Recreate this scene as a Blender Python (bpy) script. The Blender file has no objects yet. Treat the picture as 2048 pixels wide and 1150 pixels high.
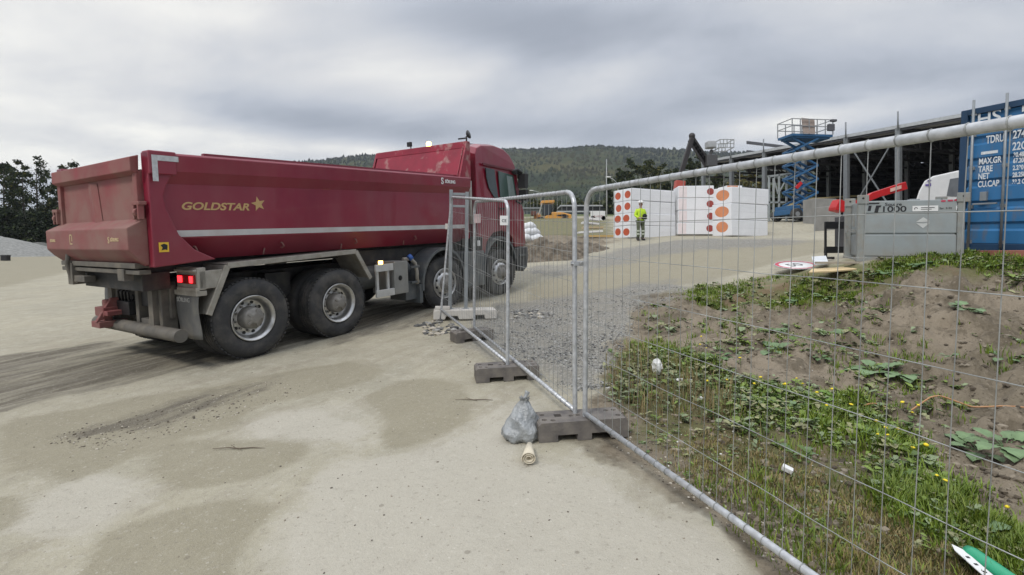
import bpy, bmesh, math, random
import numpy as np
from mathutils import Vector, Matrix, Euler
random.seed(7); RNG = np.random.default_rng(7)
S = bpy.context.scene; COL = S.collection
D = bpy.data; PI = math.pi
# ------------------------------------------------------------ camera, world, sun, exposure
CH, HZ, FP = 1.66, 510.0, 1000.0            # eye height, photo row of the horizon, focal length in photo pixels
cam = D.objects.new('camera', D.cameras.new('camera')); COL.objects.link(cam)
cam.data.sensor_width = 36; cam.data.lens = 36*FP/2048; cam.data.shift_y = -(575-HZ)/2048
cam.data.clip_start = .05; cam.data.clip_end = 6000
cam.location = (0, 0, CH); cam.rotation_euler = (PI/2, 0, 0); S.camera = cam
S.view_settings.view_transform = 'Standard'; S.view_settings.look = 'None'
S.view_settings.gamma = 1; S.view_settings.exposure = 0.44
SUN_EL, SUN_AZ = math.radians(48), math.radians(215)       # azimuth from +Y clockwise: behind the camera, a little left
def make_world():
    w = D.worlds.new('World'); S.world = w; w.use_nodes = True
    nt = w.node_tree; N = nt.nodes; L = nt.links; N.clear()
    out = N.new('ShaderNodeOutputWorld'); bg = N.new('ShaderNodeBackground'); L.new(bg.outputs[0], out.inputs[0])
    sky = N.new('ShaderNodeTexSky'); sky.sky_type = 'NISHITA'; sky.sun_disc = False
    sky.sun_elevation = SUN_EL; sky.sun_rotation = SUN_AZ
    def math_(op, a, b=None, c=None, clamp=False):
        n = N.new('ShaderNodeMath'); n.operation = op; n.use_clamp = clamp
        for i, x in enumerate((a, b, c)):
            if x is None: continue
            if hasattr(x, 'links'): L.new(x, n.inputs[i])
            else: n.inputs[i].default_value = x
        return n.outputs[0]
    tc = N.new('ShaderNodeTexCoord'); sp = N.new('ShaderNodeSeparateXYZ'); L.new(tc.outputs['Generated'], sp.inputs[0])
    x, y, z = sp.outputs
    zz = math_('ADD', math_('MAXIMUM', z, 0.0), 0.16)
    cb = N.new('ShaderNodeCombineXYZ'); L.new(math_('DIVIDE', x, zz), cb.inputs[0]); L.new(math_('DIVIDE', y, zz), cb.inputs[1]); cb.inputs[2].default_value = 3.3
    mp = N.new('ShaderNodeMapping'); mp.inputs['Rotation'].default_value = (0, 0, .35); L.new(cb.outputs[0], mp.inputs[0])
    def noise(scale, detail, rough, dist, loc=0):
        n = N.new('ShaderNodeTexNoise'); n.inputs['Scale'].default_value = scale; n.inputs['Detail'].default_value = detail
        n.inputs['Roughness'].default_value = rough; n.inputs['Distortion'].default_value = dist
        m2 = N.new('ShaderNodeMapping'); m2.inputs['Location'].default_value = (loc, loc*.7, 0); m2.inputs['Scale'].default_value = (.7, 1, 1)
        L.new(mp.outputs[0], m2.inputs[0]); L.new(m2.outputs[0], n.inputs['Vector']); return n.outputs[0]
    a = noise(.50, 3, .5, .5, 2.0); b = noise(1.5, 10, .57, .30, 5.0); 
    az = math_('ARCTAN2', x, y); el = math_('ARCSINE', z)
    tot = math_('ADD', math_('MULTIPLY', math_('ADD', math_('MULTIPLY', a, .58), math_('MULTIPLY', b, .50)), 1.10), -.105)
    # bright and dark banks: azimuth deg, elevation deg, half sizes, amount
    banks = [(-40, 15, 26, 4.5, .13), (-13, 20.5, 12, 3.0, .20), (27, 13.2, 8, 1.5, .34), (-33, 10.5, 11, 1.6, .16), (3, 26, 18, 4.5, -.24),
             (30, 21, 20, 5, -.02), (-48, 26, 16, 5, .02), (-22, 14, 16, 1.8, -.16), (8, 19, 14, 2.5, .06), (-6, 14, 12, 2.5, -.05), (44, 16, 12, 4, .03),
             (-40, 8, 14, 1.4, .30), (-42, 12.5, 12, 2.0, .24), (-18, 11.2, 7, 1.1, .22), (8, 13.5, 16, 1.8, -.16), (-33, 22.5, 14, 2.0, .05)]
    for A, E_, sa, se, amt in banks:
        u = math_('DIVIDE', math_('SUBTRACT', az, math.radians(A)), math.radians(sa)); v = math_('DIVIDE', math_('SUBTRACT', el, math.radians(E_)), math.radians(se))
        q = math_('EXPONENT', math_('MULTIPLY', math_('ADD', math_('MULTIPLY', u, u), math_('MULTIPLY', v, v)), -1.0))
        tot = math_('ADD', tot, math_('MULTIPLY', math_('MULTIPLY', q, math_('ADD', b, .45)), amt))
    cr = N.new('ShaderNodeValToRGB'); L.new(tot, cr.inputs[0]); e = cr.color_ramp.elements
    e[0].position = .36; e[0].color = (.285, .31, .36, 1); e[1].position = .80; e[1].color = (.86, .84, .78, 1)
    for p_, c_ in ((.46, (.40, .425, .475, 1)), (.54, (.50, .515, .545, 1)), (.63, (.60, .60, .605, 1))):
        k = cr.color_ramp.elements.new(p_); k.color = c_
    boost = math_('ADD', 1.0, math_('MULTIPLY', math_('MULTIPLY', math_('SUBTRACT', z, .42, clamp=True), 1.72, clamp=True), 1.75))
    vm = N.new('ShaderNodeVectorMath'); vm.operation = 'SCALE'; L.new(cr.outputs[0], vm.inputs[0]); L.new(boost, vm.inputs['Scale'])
    sc = N.new('ShaderNodeVectorMath'); sc.operation = 'SCALE'; L.new(sky.outputs[0], sc.inputs[0]); sc.inputs['Scale'].default_value = .09
    mx = N.new('ShaderNodeMix'); mx.data_type = 'RGBA'; mx.inputs[0].default_value = .93
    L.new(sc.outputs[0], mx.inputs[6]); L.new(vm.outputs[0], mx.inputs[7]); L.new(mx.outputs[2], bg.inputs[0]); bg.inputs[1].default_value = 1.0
make_world()
sl = D.lights.new('sun', 'SUN'); sl.energy = 1.35; sl.angle = math.radians(12); sl.color = (1, .96, .90)
so = D.objects.new('sun', sl); COL.objects.link(so)
sd = Vector((math.sin(SUN_AZ)*math.cos(SUN_EL), math.cos(SUN_AZ)*math.cos(SUN_EL), math.sin(SUN_EL)))
so.rotation_euler = (-sd).to_track_quat('-Z', 'Y').to_euler(); so.location = sd*60

# ------------------------------------------------------------ helpers: objects
def tag(o, label=None, cat=None, group=None, kind=None):
    if label: o['label'] = label
    if cat: o['category'] = cat
    if group: o['group'] = group
    if kind: o['kind'] = kind
    return o
def thing(name, label, cat, loc=(0, 0, 0), rotz=0.0, group=None, M=None):
    o = D.objects.new(name, None); COL.objects.link(o); o.empty_display_size = .2
    if M is not None: o.matrix_world = M
    else: o.location = loc; o.rotation_euler = (0, 0, rotz)
    return tag(o, label, cat, group)
class MB:
    def __init__(s): s.v = []; s.f = []; s.m = []; s.s = []
    def add(s, vs, fs, mat=0, smooth=False):
        b = len(s.v); s.v += [tuple(p) for p in vs]
        for f in fs: s.f.append(tuple(b+i for i in f)); s.m.append(mat); s.s.append(smooth)
        return s
    def box(s, c, d, R=None, mat=0):
        c = Vector(c); h = [x/2 for x in d]; vs = []
        for k in (-1, 1):
            for j in (-1, 1):
                for i in (-1, 1):
                    p = Vector((i*h[0], j*h[1], k*h[2]))
                    vs.append(c+(R @ p if R is not None else p))
        return s.add(vs, [(0, 2, 3, 1), (4, 5, 7, 6), (0, 1, 5, 4), (2, 6, 7, 3), (0, 4, 6, 2), (1, 3, 7, 5)], mat)
    def bb(s, x0, x1, y0, y1, z0, z1, mat=0):
        return s.box(((x0+x1)/2, (y0+y1)/2, (z0+z1)/2), (abs(x1-x0), abs(y1-y0), abs(z1-z0)), None, mat)
    def bar(s, p, q, w, h, up=(0, 0, 1), mat=0):
        p = Vector(p); q = Vector(q); d = q-p; l = d.length; d.normalize(); up = Vector(up)
        if abs(d.dot(up)) > .98: up = Vector((1, 0, 0))
        sd_ = d.cross(up).normalized(); u = sd_.cross(d)
        R = Matrix((d, sd_, u)).transposed()
        return s.box((p+q)/2, (l, w, h), R, mat)
    def tube(s, pts, r, n=8, closed=False, cap=True, mat=0):
        pts = [Vector(p) for p in pts]; k = len(pts); base = len(s.v); prev = None; rs = r if isinstance(r, (list, tuple)) else [r]*k
        for i, p in enumerate(pts):
            a = pts[(i-1) % k] if (closed or i > 0) else p; b = pts[(i+1) % k] if (closed or i < k-1) else p
            t = (b-a).normalized()
            if prev is None: u = t.orthogonal().normalized()
            else:
                u = prev-t*prev.dot(t)
                u = u.normalized() if u.length > 1e-6 else t.orthogonal().normalized()
            prev = u; w = t.cross(u)
            for j in range(n):
                a_ = 2*PI*j/n; s.v.append(tuple(p+(u*math.cos(a_)+w*math.sin(a_))*rs[i]))
        m_ = k if closed else k-1
        for i in range(m_):
            for j in range(n):
                s.f.append((base+i*n+j, base+i*n+(j+1) % n, base+((i+1) % k)*n+(j+1) % n, base+((i+1) % k)*n+j)); s.m.append(mat); s.s.append(True)
        if cap and not closed:
            s.f.append(tuple(base+j for j in range(n))[::-1]); s.m.append(mat); s.s.append(False)
            s.f.append(tuple(base+(k-1)*n+j for j in range(n))); s.m.append(mat); s.s.append(False)
        return s
    def cyl(s, p, q, r, r2=None, n=14, mat=0): return s.tube([p, q], [r, r if r2 is None else r2], n, mat=mat)
    def lathe(s, prof, M=None, n=32, mat=0, smooth=True):       # profile of (radius, height) about local z
        M = M or Matrix.Identity(4); base = len(s.v); k = len(prof)
        for r, h in prof:
            for j in range(n):
                a = 2*PI*j/n; s.v.append(tuple(M @ Vector((r*math.cos(a), r*math.sin(a), h))))
        for i in range(k-1):
            for j in range(n):
                s.f.append((base+i*n+j, base+i*n+(j+1) % n, base+(i+1)*n+(j+1) % n, base+(i+1)*n+j)); s.m.append(mat); s.s.append(smooth)
        return s
    def prism(s, poly, vec, mat=0):
        n = len(poly); vec = Vector(vec); a = [Vector(p) for p in poly]
        vs = a+[p+vec for p in a]
        fs = [tuple(range(n))[::-1], tuple(range(n, 2*n))]+[(i, (i+1) % n, n+(i+1) % n, n+i) for i in range(n)]
        return s.add(vs, fs, mat)
    def ball(s, c, r, nu=12, nv=8, mat=0, M=None):
        c = Vector(c); r = (r, r, r) if not isinstance(r, (tuple, list)) else r; base = len(s.v)
        for i in range(nv+1):
            t = PI*i/nv
            for j in range(nu):
                a = 2*PI*j/nu; p = Vector((r[0]*math.sin(t)*math.cos(a), r[1]*math.sin(t)*math.sin(a), r[2]*math.cos(t)))
                if M is not None: p = M @ p
                s.v.append(tuple(c+p))
        for i in range(nv):
            for j in range(nu):
                s.f.append((base+i*nu+j, base+(i+1)*nu+j, base+(i+1)*nu+(j+1) % nu, base+i*nu+(j+1) % nu)); s.m.append(mat); s.s.append(True)
        return s
    def build(s, name, mats, parent=None, bevel=0.0, loc=None, fix=True):
        me = D.meshes.new(name); me.from_pydata(s.v, [], s.f)
        me.polygons.foreach_set('material_index', s.m); me.polygons.foreach_set('use_smooth', s.s)
        for m in (mats if isinstance(mats, (list, tuple)) else [mats]): me.materials.append(m)
        if fix:
            b = bmesh.new(); b.from_mesh(me); bmesh.ops.remove_doubles(b, verts=b.verts, dist=1e-6)
            bmesh.ops.recalc_face_normals(b, faces=b.faces); b.to_mesh(me); b.free()
        me.update(); o = D.objects.new(name, me); COL.objects.link(o)
        if parent is not None: o.parent = parent
        if loc is not None: o.location = loc
        if bevel: 
            md = o.modifiers.new('edge', 'BEVEL'); md.width = bevel; md.segments = 2; md.limit_method = 'ANGLE'; md.angle_limit = math.radians(35)
        return o
def npmesh(name, v, f, mats, parent=None, smooth=False, midx=None):
    me = D.meshes.new(name); v = np.asarray(v, dtype=np.float32); f = np.asarray(f, dtype=np.int32)
    me.vertices.add(len(v)); me.vertices.foreach_set('co', v.ravel()); k = f.shape[1]
    me.loops.add(f.size); me.loops.foreach_set('vertex_index', f.ravel()); me.polygons.add(len(f))
    me.polygons.foreach_set('loop_start', np.arange(0, f.size, k, dtype=np.int32))
    try: me.polygons.foreach_set('loop_total', np.full(len(f), k, dtype=np.int32))
    except Exception: pass
    if midx is not None: me.polygons.foreach_set('material_index', np.asarray(midx, dtype=np.int32))
    me.polygons.foreach_set('use_smooth', np.full(len(f), smooth))
    for m in (mats if isinstance(mats, (list, tuple)) else [mats]): me.materials.append(m)
    me.update(calc_edges=True); me.validate()
    o = D.objects.new(name, me); COL.objects.link(o)
    if parent is not None: o.parent = parent
    return o
def copy_tree(o, parent=None):
    c = o.copy(); COL.objects.link(c); c.parent = parent
    for ch in list(o.children): copy_tree(ch, c)
    return c
def carve(o, cutters):                                      # boolean difference applied to the mesh of o
    c = cutters.build('tmp', [o.data.materials[0]], None)
    c.parent = o.parent
    md = o.modifiers.new('b', 'BOOLEAN'); md.operation = 'DIFFERENCE'; md.object = c; md.solver = 'EXACT'
    dg = bpy.context.evaluated_depsgraph_get(); bpy.context.view_layer.update()
    me = D.meshes.new_from_object(o.evaluated_get(dg)); o.modifiers.remove(md); o.data = me; D.objects.remove(c)
    return o
def text(name, body, size, mat, parent, M, shear=0, sx=1.0, depth=.002, bold=0.0, space=1.0):
    cu = D.curves.new(name, 'FONT'); cu.body = body; cu.size = size; cu.shear = shear; cu.extrude = depth; cu.offset = bold; cu.space_character = space
    t = D.objects.new('tmp', cu); COL.objects.link(t); bpy.context.view_layer.update()
    me = D.meshes.new_from_object(t.evaluated_get(bpy.context.evaluated_depsgraph_get())); D.objects.remove(t)
    me.transform(M @ Matrix.Diagonal((sx, 1, 1, 1))); me.materials.clear(); me.materials.append(mat)
    o = D.objects.new(name, me); COL.objects.link(o)
    if parent is not None: o.parent = parent
    return o
def frame_m(o, x, y, z):                                    # matrix with given axes
    m = Matrix((Vector(x).normalized(), Vector(y).normalized(), Vector(z).normalized())).transposed().to_4x4(); m.translation = Vector(o); return m

# ------------------------------------------------------------ materials
MATS = {}
def pm(name, col, rough=.6, metal=0.0, var=.12, scale=6.0, bump=0.0, bscale=60.0, dirt=None, damt=.4, dscale=2.5, dlo=.45, dhi=.7, spec=.5,
       lowdirt=None, stretch=(1, 1, 1), emit=None, estr=0, trans=0.0, alpha=1.0, coat=0.0):
    if name in MATS: return MATS[name]
    m = D.materials.new(name); m.use_nodes = True; nt = m.node_tree; N = nt.nodes; L = nt.links
    b = N['Principled BSDF']; b.inputs['Roughness'].default_value = rough; b.inputs['Metallic'].default_value = metal
    b.inputs['Specular IOR Level'].default_value = spec; b.inputs['Coat Weight'].default_value = coat
    tc = N.new('ShaderNodeTexCoord'); mp = N.new('ShaderNodeMapping'); L.new(tc.outputs['Object'], mp.inputs[0]); mp.inputs['Scale'].default_value = stretch
    n = N.new('ShaderNodeTexNoise'); n.inputs['Scale'].default_value = scale; n.inputs['Detail'].default_value = 6; L.new(mp.outputs[0], n.inputs['Vector'])
    cr = N.new('ShaderNodeValToRGB'); L.new(n.outputs[0], cr.inputs[0])
    e = cr.color_ramp.elements; e[0].position = .3; e[1].position = .7
    e[0].color = tuple(c*(1-var) for c in col)+(1,); e[1].color = tuple(min(1, c*(1+var)) for c in col)+(1,)
    src = cr.outputs[0]
    if dirt:
        n2 = N.new('ShaderNodeTexNoise'); n2.inputs['Scale'].default_value = dscale; n2.inputs['Detail'].default_value = 9; n2.inputs['Roughness'].default_value = .62
        L.new(mp.outputs[0], n2.inputs['Vector']); mr = N.new('ShaderNodeMapRange'); mr.inputs[1].default_value = dlo; mr.inputs[2].default_value = dhi; mr.inputs[4].default_value = damt
        L.new(n2.outputs[0], mr.inputs[0]); fac = mr.outputs[0]
        if lowdirt:                                        # (height where it ends, height where it is full, amount): road dust thrown up from below
            sp = N.new('ShaderNodeSeparateXYZ'); L.new(tc.outputs['Object'], sp.inputs[0]); m3 = N.new('ShaderNodeMapRange')
            m3.inputs[1].default_value = lowdirt[0]; m3.inputs[2].default_value = lowdirt[1]; m3.inputs[4].default_value = lowdirt[2]; L.new(sp.outputs[2], m3.inputs[0])
            ad = N.new('ShaderNodeMath'); ad.operation = 'ADD'; ad.use_clamp = True; L.new(fac, ad.inputs[0]); L.new(m3.outputs[0], ad.inputs[1]); fac = ad.outputs[0]
        mx = N.new('ShaderNodeMix'); mx.data_type = 'RGBA'; L.new(fac, mx.inputs[0]); L.new(src, mx.inputs[6]); mx.inputs[7].default_value = tuple(dirt)+(1,); src = mx.outputs[2]
        rr = N.new('ShaderNodeMapRange'); rr.inputs[3].default_value = rough; rr.inputs[4].default_value = .85; L.new(fac, rr.inputs[0]); L.new(rr.outputs[0], b.inputs['Roughness'])
    L.new(src, b.inputs['Base Color'])
    if bump:
        n3 = N.new('ShaderNodeTexNoise'); n3.inputs['Scale'].default_value = bscale; n3.inputs['Detail'].default_value = 5; L.new(mp.outputs[0], n3.inputs['Vector'])
        bp = N.new('ShaderNodeBump'); bp.inputs['Strength'].default_value = 1; bp.inputs['Distance'].default_value = bump; L.new(n3.outputs[0], bp.inputs['Height']); L.new(bp.outputs[0], b.inputs['Normal'])
    if emit: b.inputs['Emission Color'].default_value = tuple(emit)+(1,); b.inputs['Emission Strength'].default_value = estr
    if trans: b.inputs['Transmission Weight'].default_value = trans
    if alpha < 1: b.inputs['Alpha'].default_value = alpha
    MATS[name] = m; return m
DUST = (.30, .26, .20)
red = pm('red_paint', (.205, .007, .027), .34, var=.12, scale=1.2, dirt=(.23, .062, .072), damt=.42, dscale=2.2, dlo=.42, dhi=.72, lowdirt=(2.3, .8, .22), coat=.3, bump=.012, bscale=1.1, stretch=(1, 1, .45))
red_rear = pm('red_paint_dusty', (.21, .018, .028), .55, var=.2, scale=2, dirt=(.24, .13, .11), damt=.8, dscale=2.2, dlo=.3, dhi=.62, lowdirt=(2.6, 1.2, .35))
red_in = pm('red_paint_scraped', (.24, .010, .028), .4, var=.2, scale=3, dirt=(.36, .22, .2), damt=.8, dscale=3.4, dlo=.55, dhi=.66)
cabred = pm('cab_paint', (.215, .006, .024), .28, var=.05, dirt=(.20, .10, .085), damt=.3, dscale=2, lowdirt=(2.0, .9, .35), coat=.5)
rubber = pm('rubber', (.035, .035, .036), .8, var=.2, dirt=(.12, .11, .095), damt=.7, dscale=4, bump=.003, bscale=40)
chrome = pm('worn_aluminium', (.55, .55, .54), .32, .9, var=.15, dirt=(.25, .23, .20), damt=.6, dscale=7)
hubm = pm('dusty_hub', (.22, .21, .19), .6, .2, var=.2, scale=12, dirt=(.16, .14, .12), damt=.6)
alu = pm('dusty_aluminium', (.33, .31, .27), .6, .2, var=.2, dirt=(.22, .195, .15), damt=.8, dscale=5)
chas = pm('chassis', (.022, .022, .023), .65, var=.3, dirt=(.09, .08, .066), damt=.6, dscale=5)
dustgrey = pm('dusty_grey_panel', (.11, .102, .088), .7, var=.2, dirt=(.21, .185, .145), damt=.7, dscale=4)
gplas = pm('grey_plastic', (.085, .095, .10), .5, var=.15, dirt=(.20, .19, .16), damt=.5, dscale=4)
black = pm('black_plastic', (.012, .012, .013), .45, var=.2)
glass = pm('dark_glass', (.03, .045, .045), .06, var=.05, spec=.8)
white = pm('white_paint', (.72, .72, .71), .5, var=.05)
offw = pm('dirty_white', (.55, .53, .49), .75, var=.1, dirt=(.35, .31, .26), damt=.5, dscale=6, bump=.004, bscale=30)
gold = pm('gold_vinyl', (.50, .33, .14), .5, var=.1)
reflect = pm('reflective_tape', (.48, .49, .50), .35, var=.15, scale=30)
yellow = pm('yellow_sticker', (.75, .48, .04), .5, var=.05)
redlamp = pm('red_lamp', (.25, .01, .01), .2, var=.1)
redlit = pm('red_lamp_lit', (.9, .03, .03), .3, emit=(1, .03, .04), estr=2.2)
ambl = pm('amber_lamp_lit', (.9, .4, .02), .3, emit=(1, .55, .12), estr=9)
galv = pm('galvanised_steel', (.46, .475, .49), .38, .35, var=.22, scale=25, dirt=(.30, .30, .29), damt=.55, dscale=14, dlo=.5)
galvpaint = pm('grey_steel', (.25, .27, .28), .5, .3, var=.12, scale=8)

# ------------------------------------------------------------ terrain
def vnoise(x, y, seed=0):
    xi = np.floor(x).astype(np.int64); yi = np.floor(y).astype(np.int64); fx = x-xi; fy = y-yi
    def h(a, b):
        n = (a*374761393+b*668265263+seed*1442695041) & 0xffffffff; n = ((n ^ (n >> 13))*1274126177) & 0xffffffff; return ((n ^ (n >> 16)) & 0xffff)/65535.0
    ux = fx*fx*(3-2*fx); uy = fy*fy*(3-2*fy)
    return (h(xi, yi)*(1-ux)+h(xi+1, yi)*ux)*(1-uy)+(h(xi, yi+1)*(1-ux)+h(xi+1, yi+1)*ux)*uy
def fbm(x, y, o=4, seed=0):
    t = 0; a = .5; n = 0
    for k in range(o): t = t+a*vnoise(x*2**k+k*17.3, y*2**k-k*9.1, seed+k); n += a; a *= .5
    return t/n
SX, SY = .025, .060
def ray(px, py): return np.array([(px-1024)/FP, 1.0, (HZ-py)/FP])
def at(px, py, Y): r = ray(px, py); return Vector((r[0]*Y, Y, CH+r[2]*Y))
def plane_pt(px, py):
    r = ray(px, py); t = CH/(SX*r[0]+SY-r[2]); return r[0]*t, t
CTRL = []                                                   # (X, Y, z - plane)
for p in [(0, 700), (0, 900), (0, 1150), (300, 700), (300, 1000), (505, 718), (670, 677), (700, 900), (1000, 1150), (1000, 900), (1160, 875), (1012, 765),
          (942, 690), (1400, 1000), (1600, 1150), (1250, 690), (930, 640), (0, 600), (1050, 640), (1900, 1150)]:
    x, y = plane_pt(*p); CTRL.append((x, y, 0.0))
for x in (-6, -2, 2, 6): CTRL.append((x, -3, 0.0))
for X, Y in ((-5.6, 8.0), (-4.3, 9.2), (-1.9, 11.5)): CTRL.append((X, Y, .0))
for px, py, Y in [(1280, 481, 22.8), (1225, 475, 25), (1345, 471, 25.3), (1463, 473, 24), (1540, 469, 25.2), (1400, 480, 20), (1500, 500, 16.5), (1350, 560, 11.8), (1500, 560, 10.6), (1650, 500, 14.0),
                  (1060, 530, 16), (1100, 515, 19), (1003, 588, 11.7), (880, 617, 9.75), (1600, 442, 32), (1797, 440, 30), (1440, 445, 48), (1220, 437, 60), (1080, 437, 60), (1100, 472, 27), (1220, 472, 27),
                  (1600, 538, 10.3), (1700, 530, 9.0), (1915, 505, 9.0), (2048, 508, 8.6), (1900, 440, 22), (2048, 560, 6.4), (1850, 548, 7.0), (1950, 550, 6.7), (1740, 560, 8.0), (1700, 625, 6.9), (1560, 640, 6.6),
                  (1900, 760, 4.75), (2048, 700, 4.9), (2048, 900, 3.35), (1700, 760, 4.95), (1450, 650, 6.6), (1400, 588, 9.6), (1500, 590, 9.3),
                  (0, 560, 19), (0, 530, 28), (0, 508, 48), (250, 505, 60), (-400, 505, 60), (600, 505, 40), (2600, 470, 12), (2600, 430, 30), (1400, 430, 120), (800, 430, 120), (0, 480, 120), (2400, 430, 120), (1000, 460, 45)]:
    q = at(px, py, Y); CTRL.append((q.x, q.y, q.z-(SX*q.x+SY*q.y)))
_C = np.array(CTRL)
def warp(X, Y):
    Y = np.maximum(Y, -4.0); return np.stack([X/(np.maximum(Y, 0)+5)*12, np.log(Y+6)*12], -1)
_W = warp(_C[:, 0], _C[:, 1])
def kern(d2): return -np.sqrt(d2+.6)
_n = len(_C); _K = kern(((_W[:, None]-_W[None])**2).sum(-1))
_A = np.block([[_K+np.eye(_n)*-.02, np.ones((_n, 1))], [np.ones((1, _n)), np.zeros((1, 1))]]); _sol = np.linalg.solve(_A, np.concatenate([_C[:, 2], [0]]))
def gza(X, Y):
    X = np.asarray(X, float); Y = np.asarray(Y, float); sh = X.shape; X = X.ravel(); Y = Y.ravel(); out = np.empty(len(X))
    for i in range(0, len(X), 20000):
        x = X[i:i+20000]; y = Y[i:i+20000]; yc = np.minimum(y, 120); xc = np.clip(x, -160, 160)
        w = warp(xc, yc); k = kern(((w[:, None]-_W[None])**2).sum(-1)); out[i:i+20000] = k @ _sol[:-1]+_sol[-1]+SX*xc+SY*yc
    return out.reshape(sh)
def gz(X, Y): return float(gza(np.array([X]), np.array([Y]))[0])
def G(px, py, h=0.0):                                       # ground point seen at a photo pixel (h above the ground)
    r = ray(px, py); t = np.concatenate([np.arange(1.2, 14, .04), np.geomspace(14, 130, 400)])
    g = CH+r[2]*t-gza(r[0]*t, t)-h; i = np.argmax(g < 0) if (g < 0).any() else len(t)-1
    a, b = (g[i-1], g[i]) if i > 0 else (1, 0); k = a/(a-b) if a != b else 0; tt = t[i-1]+(t[i]-t[i-1])*k
    return Vector((r[0]*tt, tt, CH+r[2]*tt))
def inpoly(X, Y, poly):
    c = np.zeros(X.shape, bool); n = len(poly)
    for i in range(n):
        x1, y1 = poly[i]; x2, y2 = poly[(i+1) % n]
        if y1 == y2: continue
        k = ((y1 > Y) != (y2 > Y)) & (X < (x2-x1)*(Y-y1)/(y2-y1)+x1); c ^= k
    return c
def gpoly(pts): return [tuple(G(*p)[:2]) for p in pts]
AREAS = {
 'gravel': [gpoly([(1010, 600), (1100, 598), (1215, 580), (1330, 562), (1400, 565), (1380, 590), (1300, 610), (1260, 650), (1235, 700), (1210, 760), (1160, 790), (1100, 770), (1040, 720), (960, 700), (915, 650), (960, 625)]),
            gpoly([(1050, 548), (1120, 530), (1230, 500), (1320, 483), (1560, 476), (1640, 480), (1500, 497), (1340, 505), (1200, 535), (1080, 562)]),
            ],
 'soil': [gpoly([(1150, 800), (1215, 790), (1250, 850), (1380, 960), (1600, 1150), (1700, 1250), (1560, 1250), (1520, 1150), (1400, 1040), (1290, 950), (1200, 890), (1150, 850)]),
          gpoly([(1290, 600), (1360, 585), (1560, 560), (1760, 535), (2300, 500), (2300, 1300), (1800, 1300), (1600, 1150), (1380, 960), (1260, 850), (1215, 790), (1235, 700), (1270, 640)]),
          gpoly([(1050, 520), (1060, 470), (1200, 470), (1230, 480), (1160, 505), (1110, 520)])],
 'moss': [gpoly([(1230, 700), (1300, 680), (1450, 740), (1700, 790), (1830, 860), (1850, 960), (1950, 1040), (2200, 1120), (2200, 1300), (1900, 1250), (1700, 1120), (1500, 1000), (1300, 880), (1230, 790)]),
          gpoly([(1350, 600), (1400, 570), (1560, 545), (1730, 520), (1960, 505), (2100, 510), (2048, 545), (1900, 540), (1740, 560), (1700, 600), (1560, 605), (1420, 605)]),
          gpoly([(1085, 471), (1222, 471), (1222, 438), (1000, 437), (1000, 471)])],
 'damp': [gpoly([(0, 850), (250, 800), (560, 745), (720, 720), (780, 740), (640, 790), (520, 810), (480, 850), (300, 885), (120, 930), (0, 950)]), gpoly([(1060, 570), (1150, 545), (1300, 505), (1500, 485), (1640, 478), (1660, 500), (1500, 540), (1400, 565), (1300, 575), (1150, 595), (1050, 600)]), gpoly([(-600, 580), (-600, 508), (160, 508), (160, 540), (0, 575)]),
          gpoly([(720, 800), (760, 770), (850, 755), (925, 765), (930, 840), (880, 870), (800, 895), (775, 870), (760, 830)]),
          gpoly([(300, 890), (420, 870), (560, 872), (630, 885), (600, 920), (500, 960), (380, 975), (310, 950)]),
          gpoly([(130, 1160), (200, 1060), (330, 1020), (480, 1005), (560, 1020), (500, 1080), (470, 1200), (120, 1200)]),
          gpoly([(-60, 1000), (30, 1000), (50, 1040), (20, 1070), (-60, 1080)]),
          gpoly([(520, 765), (600, 755), (640, 790), (560, 800)]),
          gpoly([(60, 930), (200, 880), (420, 850), (300, 900), (120, 980)])],
 'pale': [gpoly([(510, 850), (600, 805), (700, 805), (770, 840), (775, 880), (700, 905), (620, 890), (540, 880)]),
          gpoly([(600, 1200), (600, 1020), (640, 960), (720, 920), (870, 890), (950, 830), (960, 760), (1010, 790), (1060, 900), (1200, 930), (1400, 1060), (1550, 1200)]),
          gpoly([(80, 990), (200, 945), (300, 940), (310, 980), (200, 1050), (60, 1100), (-50, 1090)])],
 'track': [gpoly([(520, 720), (420, 715), (0, 800), (-300, 880), (-300, 830), (0, 760), (420, 695)]),
           gpoly([(-400, 800), (0, 716), (200, 676), (420, 690), (600, 700), (440, 735), (200, 775), (0, 830), (-400, 960)]),
           gpoly([(300, 690), (500, 640), (700, 600), (900, 575), (980, 590), (860, 640), (640, 690), (480, 730)]),
           gpoly([(100, 880), (260, 830), (380, 790), (520, 750), (600, 760), (400, 830), (200, 885)])]}
SOFT = {'gravel': .30, 'soil': .22, 'moss': .25, 'damp': .12, 'pale': .34, 'track': .25}
def area(name, X, Y):
    w = SOFT[name]; t = 0; dist = np.clip(Y, 2, 40)/6
    jx = (fbm(X*1.3, Y*1.3, 4, 3)-.5)*1.1*dist**.5*(.35 if name == 'damp' else 1); jy = (fbm(X*1.3+50, Y*1.3, 4, 5)-.5)*1.1*dist**.5*(.35 if name == 'damp' else 1)
    for a, b in ((w, 0), (-w, 0), (0, w), (0, -w), (.4*w, .4*w), (-.5*w, -.4*w)):
        m = np.zeros(X.shape, bool)
        for p in AREAS[name]: m |= inpoly(X+jx+a*dist, Y+jy+b*dist, p)
        t = t+m/6.0
    return t
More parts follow.
